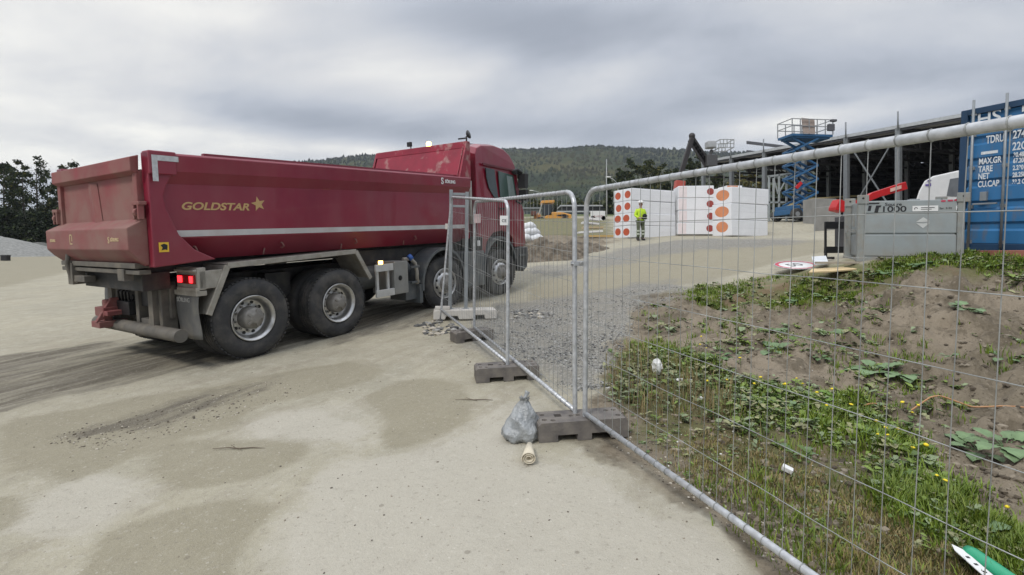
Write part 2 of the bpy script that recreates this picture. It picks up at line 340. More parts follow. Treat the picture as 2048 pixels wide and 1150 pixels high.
def disp(X, Y, A):
    near = np.clip(1-(Y-14)/20, 0, 1); Z = (fbm(X*.9, Y*.9, 3, 11)-.5)*.035*near
    s1 = fbm(X*1.1, Y*1.1, 5, 21)-.45; s2 = 1-np.abs(fbm(X*2.2+9, Y*2.2, 5, 31)*2-1); s3 = fbm(X*6, Y*6, 4, 35)-.5; cl = np.clip(fbm(X*4.2, Y*4.2, 3, 37)-.52, 0, 1)
    Z = Z+A['soil']*(s1*.16+(s2-.75)*.20+s3*.16+cl*.45+(fbm(X*11, Y*11, 2, 39)-.5)*.07-.13)*near*np.clip((X-1.2)/2.5, .15, 1)*np.clip(1.15-A['moss']*.5, .4, 1)
    Z = Z+A['gravel']*(fbm(X*5, Y*5, 3, 41)-.5)*.05*near
    tx = X*.846-Y*.53                                       # ruts run with the lorry
    return Z+A['track']*(fbm(tx*5+7, (X*.53+Y*.846)*.35, 3, 51)-.5)*.07
def gzf(X, Y):                                              # ground height with its lumps
    X = np.atleast_1d(np.asarray(X, float)); Y = np.atleast_1d(np.asarray(Y, float)); return gza(X, Y)+disp(X, Y, {k: area(k, X, Y) for k in AREAS})
def gzs(x, y): return float(gzf(x, y)[0])
def grow(a, b, st, g, lim):
    out = [a]; 
    while out[-1] < b: out.append(out[-1]+st)
    s = st
    while out[-1] < lim: s *= g; out.append(out[-1]+s)
    return np.array(out)
def make_ground():
    ys = grow(-4, 9, .045, 1.03, 900); xr = grow(0, 8.5, .05, 1.035, 900); xs = np.concatenate([-xr[::-1][:-1], xr])
    X, Y = np.meshgrid(xs, ys); Z = gza(X, Y); A = {k: area(k, X, Y) for k in AREAS}
    Z += disp(X, Y, A)
    n, m = X.shape; idx = np.arange(n*m).reshape(n, m)
    f = np.stack([idx[:-1, :-1], idx[:-1, 1:], idx[1:, 1:], idx[1:, :-1]], -1).reshape(-1, 4)
    o = npmesh('ground', np.stack([X, Y, Z], -1).reshape(-1, 3), f, ground_mat(), smooth=True)
    for nm, ks in (('ma', ('damp', 'gravel', 'soil')), ('mb', ('pale', 'track', 'moss'))):
        at_ = o.data.attributes.new(nm, 'FLOAT_VECTOR', 'POINT'); at_.data.foreach_set('vector', np.stack([A[k] for k in ks], -1).reshape(-1, 3).astype(np.float32).ravel())
    tag(o, kind='structure'); return o
def ground_mat():
    m = D.materials.new('ground_surface'); m.use_nodes = True; nt = m.node_tree; N = nt.nodes; L = nt.links; b = N['Principled BSDF']; b.inputs['Roughness'].default_value = .9; b.inputs['Specular IOR Level'].default_value = .25
    geo = N.new('ShaderNodeNewGeometry'); P = geo.outputs['Position']
    def noise(s, d=6, r=.55, dist=0, sc=(1, 1, 1), rot=0):
        n = N.new('ShaderNodeTexNoise'); n.inputs['Scale'].default_value = s; n.inputs['Detail'].default_value = d; n.inputs['Roughness'].default_value = r; n.inputs['Distortion'].default_value = dist
        mp0 = N.new('ShaderNodeMapping'); mp0.inputs['Rotation'].default_value = (0, 0, rot); L.new(P, mp0.inputs[0]); mp = N.new('ShaderNodeMapping'); mp.inputs['Scale'].default_value = sc; L.new(mp0.outputs[0], mp.inputs[0]); L.new(mp.outputs[0], n.inputs['Vector']); return n.outputs[0]
    def mr(v, a, b_, lo=0, hi=1):
        n = N.new('ShaderNodeMapRange'); n.interpolation_type = 'SMOOTHSTEP'; n.inputs[1].default_value = a; n.inputs[2].default_value = b_; n.inputs[3].default_value = lo; n.inputs[4].default_value = hi; L.new(v, n.inputs[0]); return n.outputs[0]
    def mt(op, a, b_):
        n = N.new('ShaderNodeMath'); n.operation = op
        for i, x in enumerate((a, b_)):
            if hasattr(x, 'links'): L.new(x, n.inputs[i])
            else: n.inputs[i].default_value = x
        return n.outputs[0]
    def mix(f, a, b_):
        n = N.new('ShaderNodeMix'); n.data_type = 'RGBA'
        for i, x in ((0, f), (6, a), (7, b_)):
            if hasattr(x, 'links'): L.new(x, n.inputs[i])
            else: n.inputs[i].default_value = x if i == 0 else tuple(x)+(1,)
        return n.outputs[2]
    def att(nm):
        a = N.new('ShaderNodeAttribute'); a.attribute_name = nm; s = N.new('ShaderNodeSeparateXYZ'); L.new(a.outputs['Vector'], s.inputs[0]); return s.outputs
    damp, gravel, soil = att('ma'); pale, track, moss = att('mb')
    nbig = noise(.55, 5, .6, .4); nmid = noise(2.6, 8, .65, .5); nfin = noise(22, 6, .7); nvf = noise(120, 3, .6)
    nst2 = noise(9, 6, .7, .3, (.08, 1.2, 1), -1.15); nst = noise(3.2, 8, .66, .35, (.12, 1.5, 1), -1.12)
    def edge(v, amt=.55): return mr(mt('ADD', v, mt('MULTIPLY', mt('SUBTRACT', nmid, .5), amt)), .15, .85)
    base = mix(mr(nbig, .35, .65), (.355, .325, .240), (.310, .288, .218))
    base = mix(mr(nmid, .42, .64, 0, .5), base, (.41, .38, .295))
    base = mix(mr(nst, .50, .64, 0, .38), base, (.25, .218, .16)); nm2 = noise(7.5, 7, .7, .6); base = mix(mr(nm2, .52, .66, 0, .42), base, (.24, .212, .16)); base = mix(mr(nm2, .46, .34, 0, .35), base, (.46, .43, .36))
    base = mix(mt('MULTIPLY', edge(pale), .75), base, (.44, .412, .345))
    base = mix(mt('MULTIPLY', edge(damp, .5), .74), base, mix(nmid, (.222, .198, .132), (.262, .236, .165)))
    tr = mt('MULTIPLY', mt('MULTIPLY', edge(track, .5), mt('MULTIPLY', mr(nst, .34, .56, .25, 1), mr(nst2, .34, .56, .45, 1))), .95)
    base = mix(tr, base, mix(nst, (.062, .051, .036), (.135, .118, .088)))
    ng = noise(300, 2, .7); base = mix(mr(ng, .54, .68, 0, .45), base, (.52, .50, .45)); base = mix(mr(ng, .46, .34, 0, .5), base, (.17, .155, .13))
    # fine aggregate
    base = mix(mr(nfin, .56, .72, 0, .38), base, (.50, .47, .41)); base = mix(mr(nfin, .43, .30, 0, .42), base, (.20, .18, .145))
    vo = N.new('ShaderNodeTexVoronoi'); vo.inputs['Scale'].default_value = 42; L.new(P, vo.inputs['Vector'])
    sp = N.new('ShaderNodeSeparateColor'); L.new(vo.outputs['Color'], sp.inputs[0])
    vo2 = N.new('ShaderNodeTexVoronoi'); vo2.inputs['Scale'].default_value = 9.0; L.new(P, vo2.inputs['Vector'])
    sp2 = N.new('ShaderNodeSeparateColor'); L.new(vo2.outputs['Color'], sp2.inputs[0])
    dk = mt('MULTIPLY', mr(vo.outputs['Distance'], .34, .24), mr(sp.outputs[0], .92, .95)); base = mix(mt('MULTIPLY', dk, .3), base, (.13, .115, .095))
    lt = mt('MULTIPLY', mr(vo.outputs['Distance'], .32, .24), mr(sp.outputs[1], .93, .95)); base = mix(mt('MULTIPLY', lt, .3), base, (.60, .57, .50))
    dk2 = mt('MULTIPLY', mr(vo2.outputs['Distance'], .17, .12), mr(sp2.outputs[0], .90, .92)); base = mix(mt('MULTIPLY', dk2, .45), base, (.15, .13, .10))
    # gravel
    gc = N.new('ShaderNodeValToRGB'); L.new(sp.outputs[2], gc.inputs[0]); e = gc.color_ramp.elements; e[0].color = (.10, .098, .092, 1); e[1].color = (.36, .35, .325, 1); k = e.new(.5); k.color = (.21, .205, .19, 1)
    gcol = mix(mr(nmid, .40, .58, 0, .65), gc.outputs[0], (.225, .212, .182))
    base = mix(mt('MULTIPLY', edge(gravel, .7), .85), base, gcol)
    sc_ = mix(mr(nbig, .35, .65), (.175, .145, .103), (.245, .202, .148)); sc_ = mix(mr(nmid, .46, .60, 0, .75), sc_, (.088, .070, .046)); sc_ = mix(mr(nfin, .54, .70, 0, .55), sc_, (.29, .245, .185)); sc_ = mix(mr(nfin, .44, .32, 0, .65), sc_, (.060, .048, .034)); sc_ = mix(mr(nmid, .40, .30, 0, .6), sc_, (.25, .21, .155))
    base = mix(mt('MULTIPLY', edge(soil, .6), .94), base, sc_)
    mcol = mix(nfin, (.06, .075, .022), (.16, .15, .055)); mcol = mix(mr(nmid, .5, .6), mcol, (.17, .125, .07))
    base = mix(mt('MULTIPLY', edge(moss, .9), .8), base, mcol)
    # the far field is grass
    sy = N.new('ShaderNodeSeparateXYZ'); L.new(P, sy.inputs[0]); base = mix(mr(sy.outputs[1], 62, 80), base, (.09, .11, .04))
    L.new(base, b.inputs['Base Color'])
    hgt = mt('ADD', mt('MULTIPLY', mt('MULTIPLY', nfin, mt('ADD', mt('MULTIPLY', soil, 2.5), 1.0)), .010), mt('ADD', mt('MULTIPLY', nmid, .03), mt('MULTIPLY', nvf, .0025)))
    hgt = mt('ADD', hgt, mt('MULTIPLY', mt('MULTIPLY', mr(vo.outputs['Distance'], .5, 0), mt('ADD', gravel, .12)), .014))
    bp = N.new('ShaderNodeBump'); bp.inputs['Strength'].default_value = .75; bp.inputs['Distance'].default_value = 1; L.new(hgt, bp.inputs['Height']); L.new(bp.outputs[0], b.inputs['Normal'])
    return m
ground = make_ground()

# ------------------------------------------------------------ the tipper lorry (local x forward, y away from the near tyre face, z up)
def vpdir(px, py): return Vector(ray(px, py)).normalized()
def make_truck():
    u = vpdir(1650, 434); v = vpdir(-573, 490); v = (v-u*u.dot(v)).normalized(); w = u.cross(v)
    x0, y0 = plane_pt(505, 718); O = Vector((x0, y0, SX*x0+SY*y0))
    t = thing('dump_truck', 'dusty dark red tipper lorry with its brake lights on, turning past the fence', 'dump truck', M=frame_m(O, u, v, w))
    W_ = 2.72
    # chassis
    c = MB(); c.bb(-.75, 6.7, .82, 1.02, .78, 1.08); c.bb(-.75, 6.7, 1.70, 1.90, .78, 1.08)
    for x in (-.70, .75, 2.2, 3.2, 4.8): c.bb(x, x+.12, 1.0, 1.72, .72, 1.05)
    for x in (.06, 1.42): c.cyl((x, .3, .53), (x, 2.4, .53), .11); c.ball((x, 1.36, .53), (.28, .24, .26))
    for x in (3.95, 5.97): c.cyl((x, .25, .50), (x, 2.45, .50), .07)
    for y in (.62, 1.98): c.bar((-.45, y, .72), (1.95, y, .72), .12, .14); c.bb(.55, .95, y-.1, y+.1, .7, 1.05)
    for x in (3.95, 5.97):
        for y in (.72, 2.0): c.bar((x-.75, y, .66), (x+.75, y, .66), .09, .08)
    c.bb(2.1, 4.9, .45, 1.0, 1.02, 1.28); c.bb(-.9, 4.8, .55, .80, 1.18, 1.33); c.bb(-.9, 4.8, 1.9, 2.15, 1.18, 1.33); c.bb(2.0, 4.8, .8, 2.0, .72, .95)
    c.bb(-.98, -.68, .50, 2.2, .98, 1.20)
    c.build('chassis', chas, t, .008)
    # tail: cross plates, coupling and hoses
    r = MB(); r.bb(-.86, -.80, .95, 1.85, .50, 1.18); r.bb(-1.00, -.84, 1.60, 1.72, .35, 1.22); r.bb(-.98, -.84, 1.05, 1.14, .32, 1.20); r.bb(-.90, -.84, .36, .92, .60, 1.02)
    r.bb(-1.02, -.86, 1.76, 2.1, .62, .74); r.bb(-1.0, -.84, .5, .95, .40, .58); r.bb(-.98, -.80, .42, .50, .42, 1.05)
    r.v = [(p[0]+.24, p[1]+.22, p[2]) for p in r.v]; r.build('rear_crossmember', dustgrey, t, .01)
    cp = MB(); 
    for y, z in ((1.22, 1.02), (1.36, .98), (1.5, 1.03), (1.3, .82), (1.48, .80)): cp.cyl((-.86, y, z), (-.94, y, z), .045, n=10)
    for k in range(4):
        y = 1.2+.1*k; cp.tube([(-.92, y, 1.0), (-1.0, y+.03, .9), (-.98, y+.06, .75), (-.88, y+.1, .68)], .016, 6)
    cp.bb(-1.02, -.86, 1.18, 1.56, .60, .78); cp.v = [(p[0]+.22, p[1]+.22, p[2]) for p in cp.v]; cp.build('air_couplings', black, t, .006)
    hc = MB(); hc.bb(-1.12, -.88, 1.42, 1.70, .58, .70); hc.cyl((-1.04, 1.52, .42), (-1.04, 1.52, .80), .05); hc.bb(-1.18, -.86, 1.40, 1.66, .44, .52)
    hc.prism([(-1.2, 1.44, .52), (-.92, 1.44, .60), (-.92, 1.44, .82), (-1.02, 1.44, .82)], (0, .06, 0)); hc.bb(-1.12, -.88, 1.30, 1.42, .60, .66)
    hc.v = [(p[0]+.16, p[1]+.32, p[2]) for p in hc.v]; hc.build('tow_coupling', red_rear, t, .008)
    b = MB(); b.tube([(-.78, .10, .45), (-.78, .16, .45), (-.80, 2.36, .45), (-.80, 2.42, .45)], .078, 16); b.bb(-.80, -.70, .72, .84, .45, 1.0); b.bb(-.80, -.70, 1.9, 2.02, .45, 1.0)
    b.build('underrun_bar', dustgrey, t)
    # wheels: rim as the part, tyre and hub below it
    def wheel(x, z, y, steer, kind, side=1):
        R = Matrix.Translation((x, y, z)) @ Matrix.Rotation(math.radians(steer), 4, 'Z') @ Matrix.Rotation(PI/2*side, 4, 'X')   # lathe z -> towards the viewer side
        def b_(mb, nm, mt_, par):
            o = mb.build(nm, mt_, par); return o
        Rt, Wd = .527, .30
        ty = MB(); prof = [(.292, -.02), (.30, .0), (.33, .018), (.40, .028), (.46, .022), (.495, .002), (.512, -.02), (Rt-.004, -.045)]
        ty.lathe([(r_, h-.028) for r_, h in prof], n=56)
        for g in range(4): a0 = -.075-g*.056; ty.lathe([(Rt, a0), (Rt, a0-.042), (Rt-.013, a0-.044), (Rt-.013, a0-.054), (Rt, a0-.056)], n=56, smooth=False)
        ty.lathe([(Rt, -.299), (.50, -.325), (.44, -.34), (.33, -.335), (.292, -.31)], n=56)
        for k in range(56):                                 # tread blocks at the shoulder
            a = 2*PI*k/56; c_, s_ = math.cos(a), math.sin(a); Rz = Matrix.Rotation(a, 3, 'Z')
            ty.box((Rt*c_*.995, Rt*s_*.995, -.06), (.016, .034, .04), Rz)
        rim = MB(); hub = MB(); hole = None
        if kind == 'rear':
            rim.lathe([(.300, -.022), (.296, -.004), (.286, -.006), (.272, -.03), (.262, -.035), (.252, -.075), (.246, -.15), (.225, -.155)], n=48)
            rim.lathe([(.225, -.155), (.205, -.165), (.16, -.150), (.12, -.145)], n=48)
            for k in range(10):
                a = 2*PI*k/10; rim.cyl((.205*math.cos(a), .205*math.sin(a), -.161), (.205*math.cos(a), .205*math.sin(a), -.168+.012), .024, n=10, mat=1)
            hub.lathe([(.15, -.15), (.145, -.085), (.138, -.02), (.125, .0), (.075, .012), (.07, .03), (.045, .034), (.0, .034)], n=32)
            for k in range(10): a = 2*PI*k/10+.2; hub.cyl((.172*math.cos(a), .172*math.sin(a), -.15), (.172*math.cos(a), .172*math.sin(a), -.12), .016, n=6)
            for k in range(5): a = 2*PI*k/5; hub.bar((.05*math.cos(a), .05*math.sin(a), .025), (.115*math.cos(a), .115*math.sin(a), .01), .025, .02)
        else:
            rim.lathe([(.300, -.022), (.296, -.004), (.286, -.006), (.272, -.03), (.262, -.045), (.255, -.07), (.235, -.06), (.225, -.03), (.20, .005), (.165, .02)], n=48)
            for k in range(10):
                a = 2*PI*k/10+.3; c_, s_ = math.cos(a), math.sin(a); rim.cyl((.222*c_, .222*s_, -.035), (.216*c_, .216*s_, -.008), .025, n=10, mat=1)
            hub.lathe([(.17, .015), (.165, .035), (.11, .04), (.10, .065), (.085, .085), (.0, .088)], n=32)
            for k in range(10): a = 2*PI*k/10; hub.cyl((.142*math.cos(a), .142*math.sin(a), .03), (.142*math.cos(a), .142*math.sin(a), .068), .014, n=6)
        for m_ in (ty, rim, hub): m_.v = [tuple(R @ Vector(p)) for p in m_.v]
        rm = b_(rim, 'wheel', [chrome, black], t); b_(ty, 'tyre', rubber, rm); b_(hub, 'hub', hubm, rm)
        return rm
    for x in (.06, 1.42):
        wheel(x, .527, .0, 0, 'rear'); wheel(x, .527, W_-.02, 0, 'rear', -1)
    for x, z, st in ((3.97, .545, -7), (5.97, .585, -11)):
        wheel(x, z, .02, st, 'front'); wheel(x, z, W_-.02, st, 'front', -1)
    for x in (.06, 1.42):
        for y in (.36, 2.06):
            ty = MB()
            ty.lathe([(.28, 0), (.33, .0), (.46, .01), (.51, .03), (.527, .06), (.527, .27), (.50, .30), (.3, .32)], Matrix.Translation((x, y, .527)) @ Matrix.Rotation(-PI/2, 4, 'X'), n=40)
            ty.build('inner_tyre', rubber, t)
    # tipper body: side profile points (y, z), swept from rear to front with the rail rising a little
    bd = MB()
    xr, xf = -1.04, 4.88
    def zr(x): return 2.56+(x-xr)*.018                      # top of rail
    def sweep(mb, prof, xa, xb, mirror=False, mat=0, caps=True):
        n = len(prof); vs = []
        for x in (xa, xb):
            for y, z in prof:
                zz = z+(x-xr)*.018 if z > 2.0 else z
                vs.append((x, (W_-y) if mirror else y, zz))
        fs = [(i, (i+1) % n, n+(i+1) % n, n+i) for i in range(n)]
        if caps: fs += [tuple(range(n)), tuple(range(n, 2*n))]
        mb.add(vs, fs, mat)
    side = [(.10, 2.24), (.10, 1.60), (.34, 1.33), (.42, 1.33), (.42, 1.40), (.17, 1.64), (.17, 2.24)]
    rail = [(.17, 2.22), (.10, 2.22), (.015, 2.36), (.0, 2.54), (.02, 2.565), (.17, 2.565)]
    for mir in (False, True): sweep(bd, side, xr+.1, xf, mir)
    bd.bb(xr+.05, xf, .34, W_-.34, 1.33, 1.39)
    bd.bb(xr-.02, xr+.18, .17, W_-.17, 1.30, 1.40)
    body = bd.build('tipper_body', red, t, .006)
    for mir in (False, True):
        m_ = MB(); sweep(m_, rail, xr, xf, mir); m_.build('top_rail', red, body, .006)
        e = MB(); sweep(e, [(.10, 2.575), (.10, 2.605), (.16, 2.605), (.16, 2.575)], -.40, xf-.35, mir); e.build('rail_lip', red, body)
        p = MB()                                            # rear corner pillar with splayed foot
        yy = (lambda y: W_-y) if mir else (lambda y: y)
        poly = [(xr, yy(.03), 1.28), (-.36, yy(.03), 1.33), (-.60, yy(.03), 1.46), (-.76, yy(.03), 1.64), (-.88, yy(.03), 1.95), (-.90, yy(.03), 2.08), (-.86, yy(.03), 2.2), (-.78, yy(.03), 2.36), (xr, yy(.03), 2.36)]
        p.prism(poly, (0, -.13 if mir else .13, 0)); p.bb(xr, xr+.28, yy(-.012), yy(.15), zr(xr)-.24, zr(xr)+.02)
        p.build('corner_pillar', red, body, .012)
    # ribs and hooks low on the side
    for x in (-.55, .6, 1.9, 3.3):
        hk = MB(); hk.tube([(x, .26, 1.50), (x+.02, .17, 1.49), (x+.04, .16, 1.44), (x+.02, .2, 1.42)], .012, 6); hk.build('rope_hook', red_rear, body)
        hk = MB(); hk.tube([(x-.18, .33, 1.40), (x-.2, .25, 1.42), (x-.22, .25, 1.34)], .01, 6); hk.build('rope_hook', red_rear, body)
    fl = MB(); fl.bb(xr+.1, xf-.2, .5, W_-.5, 1.39, 1.42); fl.build('load_floor', chas, body)
    # tailgate
    g = MB(); x = xr
    g.prism([(x-.02, .17, zr(x)-.02), (x-.11, .17, zr(x)-.05), (x-.11, .17, zr(x)-.20), (x-.03, .17, zr(x)-.24)], (0, W_-.34, 0))
    g.bb(x-.02, x+.03, .17, W_-.17, 1.76, 2.38); 
    for y in (.17, W_-.27): g.bb(x-.06, x+.0, y, y+.10, 1.80, 2.36)
    g.prism([(x-.026, 1.22, 1.8), (x-.05, 1.36, 1.8), (x-.026, 1.52, 1.8)], (0, .10, .50))
    tg = g.build('tailgate', red_rear, body, .008)
    lip = MB(); lip.prism([(x, .12, 1.84), (x-.20, .12, 1.73), (x-.20, .12, 1.49), (x-.13, .12, 1.40), (x-.03, .12, 1.31), (x, .12, 1.31)], (0, W_-.24, 0))
    lip.build('spill_lip', red_rear, tg, .01)
    bm_ = MB(); bm_.bb(x-.10, x+.05, .25, W_-.25, 1.27, 1.33); bm_.bb(x-.08, x+.04, .20, W_-.20, 1.20, 1.25); bm_.bb(x-.12, x+.02, 2.05, 2.20, 1.02, 1.30); bm_.bb(x-.1, x+.02, 1.72, 2.2, 1.06, 1.14); bm_.bb(x-.1, x, .55, .72, 1.12, 1.26)
    bm_.tube([(x-.12, 2.1, 1.45), (x-.14, 2.12, 1.3), (x-.1, 2.14, 1.1), (x-.06, 2.0, 1.05)], .03, 8); bm_.build('latch_gear', dustgrey, tg, .006)
    for y in (.05, W_-.23):
        h = MB(); h.bb(x-.10, x-.02, y, y+.18, 1.98, 2.02); h.cyl((x-.08, y+.06, 1.90), (x-.08, y+.12, 1.90), .045, n=10); h.bb(x-.1, x-.04, y+.02, y+.05, 1.82, 2.0); h.bb(x-.1, x-.04, y+.13, y+.16, 1.82, 2.0)
        h.build('tailgate_hinge', red_rear, tg, .005)
    # headboard with wings
    hb = MB(); zt = 3.42; zb = zr(xf)
    hb.prism([(xf-.36, .10, zb-.05), (xf-.33, .10, zb-.05), (xf-.02, .10, zt), (xf-.06, .10, zt)], (0, W_-.20, 0))
    hb.prism([(xf-.12, .04, zt-.14), (xf+.02, .04, zt-.14), (xf+.04, .04, zt), (xf-.09, .04, zt)], (0, W_-.08, 0))
    hb.bb(xf-.03, xf+.03, .1, W_-.1, 1.39, zb)
    for y in (.02, W_-.07): hb.prism([(xf-.36, y, zb-.02), (xf+.03, y, zb-.02), (xf+.03, y, zt), (xf-.08, y, zt)], (0, .05, 0))
    hd = hb.build('headboard', red_in, body, .008)
    a = MB(); a.cyl((xf-.04, 1.09, zt), (xf-.04, 1.09, zt+.03), .05); a.ball((xf-.04, 1.09, zt+.06), (.05, .06, .05)); a.build('beacon', ambl, t)
    wl = MB(); wl.cyl((xf-.04, 1.62, zt), (xf-.04, 1.62, zt+.07), .012, n=8); wl.box((xf-.06, 1.64, zt+.10), (.06, .11, .10)); wl.build('work_light', black, t, .006)
    lm = MB(); lm.cyl((xf+.02, .10, zt-.02), (xf+.02, .10, zt+.12), .018, n=8); lm.lathe([(.0, .0), (.05, .005), (.085, .03), (.09, .05), (.0, .055)], Matrix.Translation((xf-.03, .05, zt+.13)) @ Matrix.Rotation(PI*.42, 4, 'X') @ Matrix.Rotation(.2, 4, 'Y'), 20)
    lm.bar((xf+.02, .1, zt+.08), (xf+.0, .3, zt+.08), .02, .03); lm.build('round_lamp', black, t)
    # markings on the body
    st = MB(); sweep(st, [(.094, 1.615), (.094, 1.69), (.10, 1.69), (.10, 1.615)], -.76, 4.82); st.build('side_stripe', pm('stripe_white', (.50, .49, .48), .5, dirt=(.32, .25, .23), damt=.6, dscale=3), body)
    tp = MB(); z0 = zr(xr)-.02; tp.bb(xr+.03, xr+.30, -.017, -.013, z0-.07, z0-.01); tp.bb(xr+.03, xr+.085, -.017, -.013, z0-.30, z0-.07); tp.build('reflective_tape', reflect, body)
    sk = MB(); sk.bb(-.98, -.88, .022, .027, 1.45, 1.56); sk.build('warning_sticker', yellow, body)
    sk = MB(); sk.prism([(-.96, .02, 1.47), (-.92, .02, 1.48), (-.90, .02, 1.47), (-.895, .02, 1.53), (-.93, .02, 1.545), (-.965, .02, 1.53), (-.945, .02, 1.50)], (0, -.002, 0)); sk.build('warning_mark', black, body)
    def TM(x, y, z, s=1): return Matrix.Translation((x, y, z)) @ Matrix.Rotation(PI/2, 4, 'X')
    text('lettering', 'GOLDSTAR', .125, gold, body, TM(-.70, .096, 1.935), shear=.25, sx=1.28, bold=.0035, depth=.002)
    s5 = MB(); ptsn = []
    for k in range(10): a_ = PI/2+k*PI/5+.2; rr = .10 if k % 2 == 0 else .042; ptsn.append((.255+rr*math.cos(a_)*1.0, .094, 2.02+rr*math.sin(a_)))
    s5.prism(ptsn, (0, .004, 0)); s5.build('star_emblem', gold, body)
    wl_ = white
    text('lettering', 'S', .17, wl_, body, TM(3.90, -.010, 2.485), bold=.004); text('lettering', 'SÖRLING', .085, wl_, body, TM(4.02, -.010, 2.51), bold=.003, sx=.9)
    text('lettering', 'XXXXX', .05, wl_, body, TM(4.62, -.010, 2.575)) if False else None
    def RM(x, y, z): return frame_m((x, y, z), (0, -1, 0), (0, 0, 1), (-1, 0, 0))
    cream = pm('cream_vinyl', (.50, .38, .22), .6)
    text('lettering', 'S', .10, cream, tg, RM(x-.202, .62, 1.565), bold=.002); text('lettering', 'SÖRLING', .052, cream, tg, RM(x-.202, .55, 1.585), bold=.0015)
    text('lettering', 'SÖRLING', .045, cream, tg, RM(x-.202, 2.45, 1.585), bold=.0015)
    em = MB()
    for (ya, yb, za, zb_) in ((1.68, 1.76, 1.66, 1.675), (1.68, 1.76, 1.55, 1.565), (1.745, 1.76, 1.55, 1.675), (1.68, 1.695, 1.59, 1.675)): em.bb(x-.204, x-.199, ya, yb, za, zb_)
    em.build('shield_emblem', cream, tg)
    # rear mudguard rail, light carrier, flap
    for mir in (False, True):
        yy = (lambda y: W_-y) if mir else (lambda y: y)
        mg = MB(); path = [(-.50, .66), (-.24, 1.24), (1.78, 1.30), (2.06, .84)]
        for (xa, za), (xb, zb_) in zip(path, path[1:]):
            d = Vector((xb-xa, 0, zb_-za)).normalized(); nn = Vector((-d.z, 0, d.x))
            q = [Vector((xa, 0, za)), Vector((xb, 0, zb_))]
            poly = [(q[0]-nn*.035), (q[1]-nn*.035), (q[1]+nn*.035), (q[0]+nn*.035)]
            mg.prism([(p.x, yy(.0), p.z) for p in poly], (0, .03*(-1 if mir else 1), 0))
            poly = [(q[0]+nn*.01), (q[1]+nn*.01), (q[1]+nn*.025), (q[0]+nn*.025)]
            mg.prism([(p.x, yy(.03), p.z) for p in poly], (0, .60*(-1 if mir else 1), 0))
        mg.build('mudguard', alu, t, .006)
        lc = MB(); lc.bb(-.60, -.50, yy(.02), yy(.52), .97, 1.24); lc.bb(-.64, -.60, yy(.02), yy(.5), 1.19, 1.22); lc.bb(-.62, -.58, yy(.02), yy(.5), .94, 1.0); lc.bb(-.58, -.30, yy(.02), yy(.05), .98, 1.20)
        lc.build('light_carrier', alu, t, .008)
        tl = MB(); tl.bb(-.625, -.595, yy(.06), yy(.44), 1.045, 1.155); ta = tl.build('taillight', redlamp, t, .006)
        
        for ya, yb in ((.33, .43), (.08, .15)): tl = MB(); tl.bb(-.634, -.627, yy(ya), yy(yb), 1.06, 1.14); tl.build('lit_lens', redlit, ta)
        fp = MB(); n_ = 10
        for i in range(n_): 
            pass
        vs = []; fs = []
        for i in range(9):
            zf = .93-.56*i/8; xx = -.60-.015*math.sin(i*.6)
            for j in range(5): vs.append((xx-.008*math.sin(j*1.4), yy(.03+.52*j/4), zf-.01*math.sin(j)))
        for i in range(8):
            for j in range(4): fs.append((i*5+j, i*5+j+1, (i+1)*5+j+1, (i+1)*5+j))
        fp.add(vs, fs, 0, True); f_ = fp.build('mud_flap', pm('flap_rubber', (.13, .13, .125), .75, dirt=(.24, .22, .18), damt=.7), t)
        sm = f_.modifiers.new('s', 'SOLIDIFY'); sm.thickness = .012
        fb = MB(); fb.bb(-.62, -.50, yy(.02), yy(.56), .90, .96); fb.build('flap_bracket', alu, t, .004)
        if not mir: text('lettering', 'SÖRLING', .075, pm('flap_letter', (.42, .42, .40), .7), f_, RM(-.622, .50, .82), bold=.001)
        # arched mudguards over the steered axles
        for (xc, zc, ra) in ((3.95, .56, .66), (5.97, .62, .70)):
            am = MB(); n_ = 16; vs = []; fs = []
            a0, a1 = (-.05, PI+.12) if xc < 5 else (.30, PI+.02)
            for i in range(n_+1):
                aa = a0+(a1-a0)*i/n_; ca, sa = math.cos(aa), math.sin(aa)*(1.05 if xc < 5 else 1.12)
                for rr, y in ((ra-.05, .0), (ra, .0), (ra, .42), (ra-.02, .42), (ra-.02, .03), (ra-.05, .03)): vs.append((xc+rr*ca, yy(y), zc+rr*sa))
            for i in range(n_):
                for j in range(6): fs.append((i*6+j, i*6+(j+1) % 6, (i+1)*6+(j+1) % 6, (i+1)*6+j))
            fs += [tuple(range(6)), tuple(range(n_*6, n_*6+6))]
            am.add(vs, fs, 0, False); 
            if xc < 5: am.bb(xc-ra-.06, xc-ra+.02, yy(.02), yy(.40), .26, .60); am.bb(xc-ra-.26, xc-ra-.04, yy(.02), yy(.06), .92, .96); am.bb(xc-ra-.26, xc-ra-.04, yy(.02), yy(.06), .64, .68)
            am.build('wheel_arch', gplas, t, .004)
    # side equipment between the axles
    sg = MB(); sg.bb(2.17, 2.57, .0, .04, .93, 1.05); sg.bb(2.17, 2.58, .0, .04, .50, .62); sg.bb(2.22, 2.27, .045, .09, .55, 1.0); sg.bb(2.46, 2.51, .045, .09, .55, 1.0); sg.build('side_guard', pm('clean_aluminium', (.55, .55, .53), .4, .3), t, .006)
    tb = MB(); tb.bb(2.585, 2.92, .0, .55, .50, 1.07); tbo = tb.build('tool_box', pm('box_grey', (.25, .25, .235), .55, .2, dirt=(.3, .28, .23), damt=.4), t, .012)
    lt = MB(); lt.cyl((2.72, -.004, .78), (2.72, .002, .78), .045, n=16); lt.bb(2.70, 2.735, -.014, -.005, .74, .82); lt.build('latch', black, tbo)
    am = MB(); am.bb(2.27, 2.33, .0, .05, 1.055, 1.11); am.build('marker_lamp', ambl, t, .006)
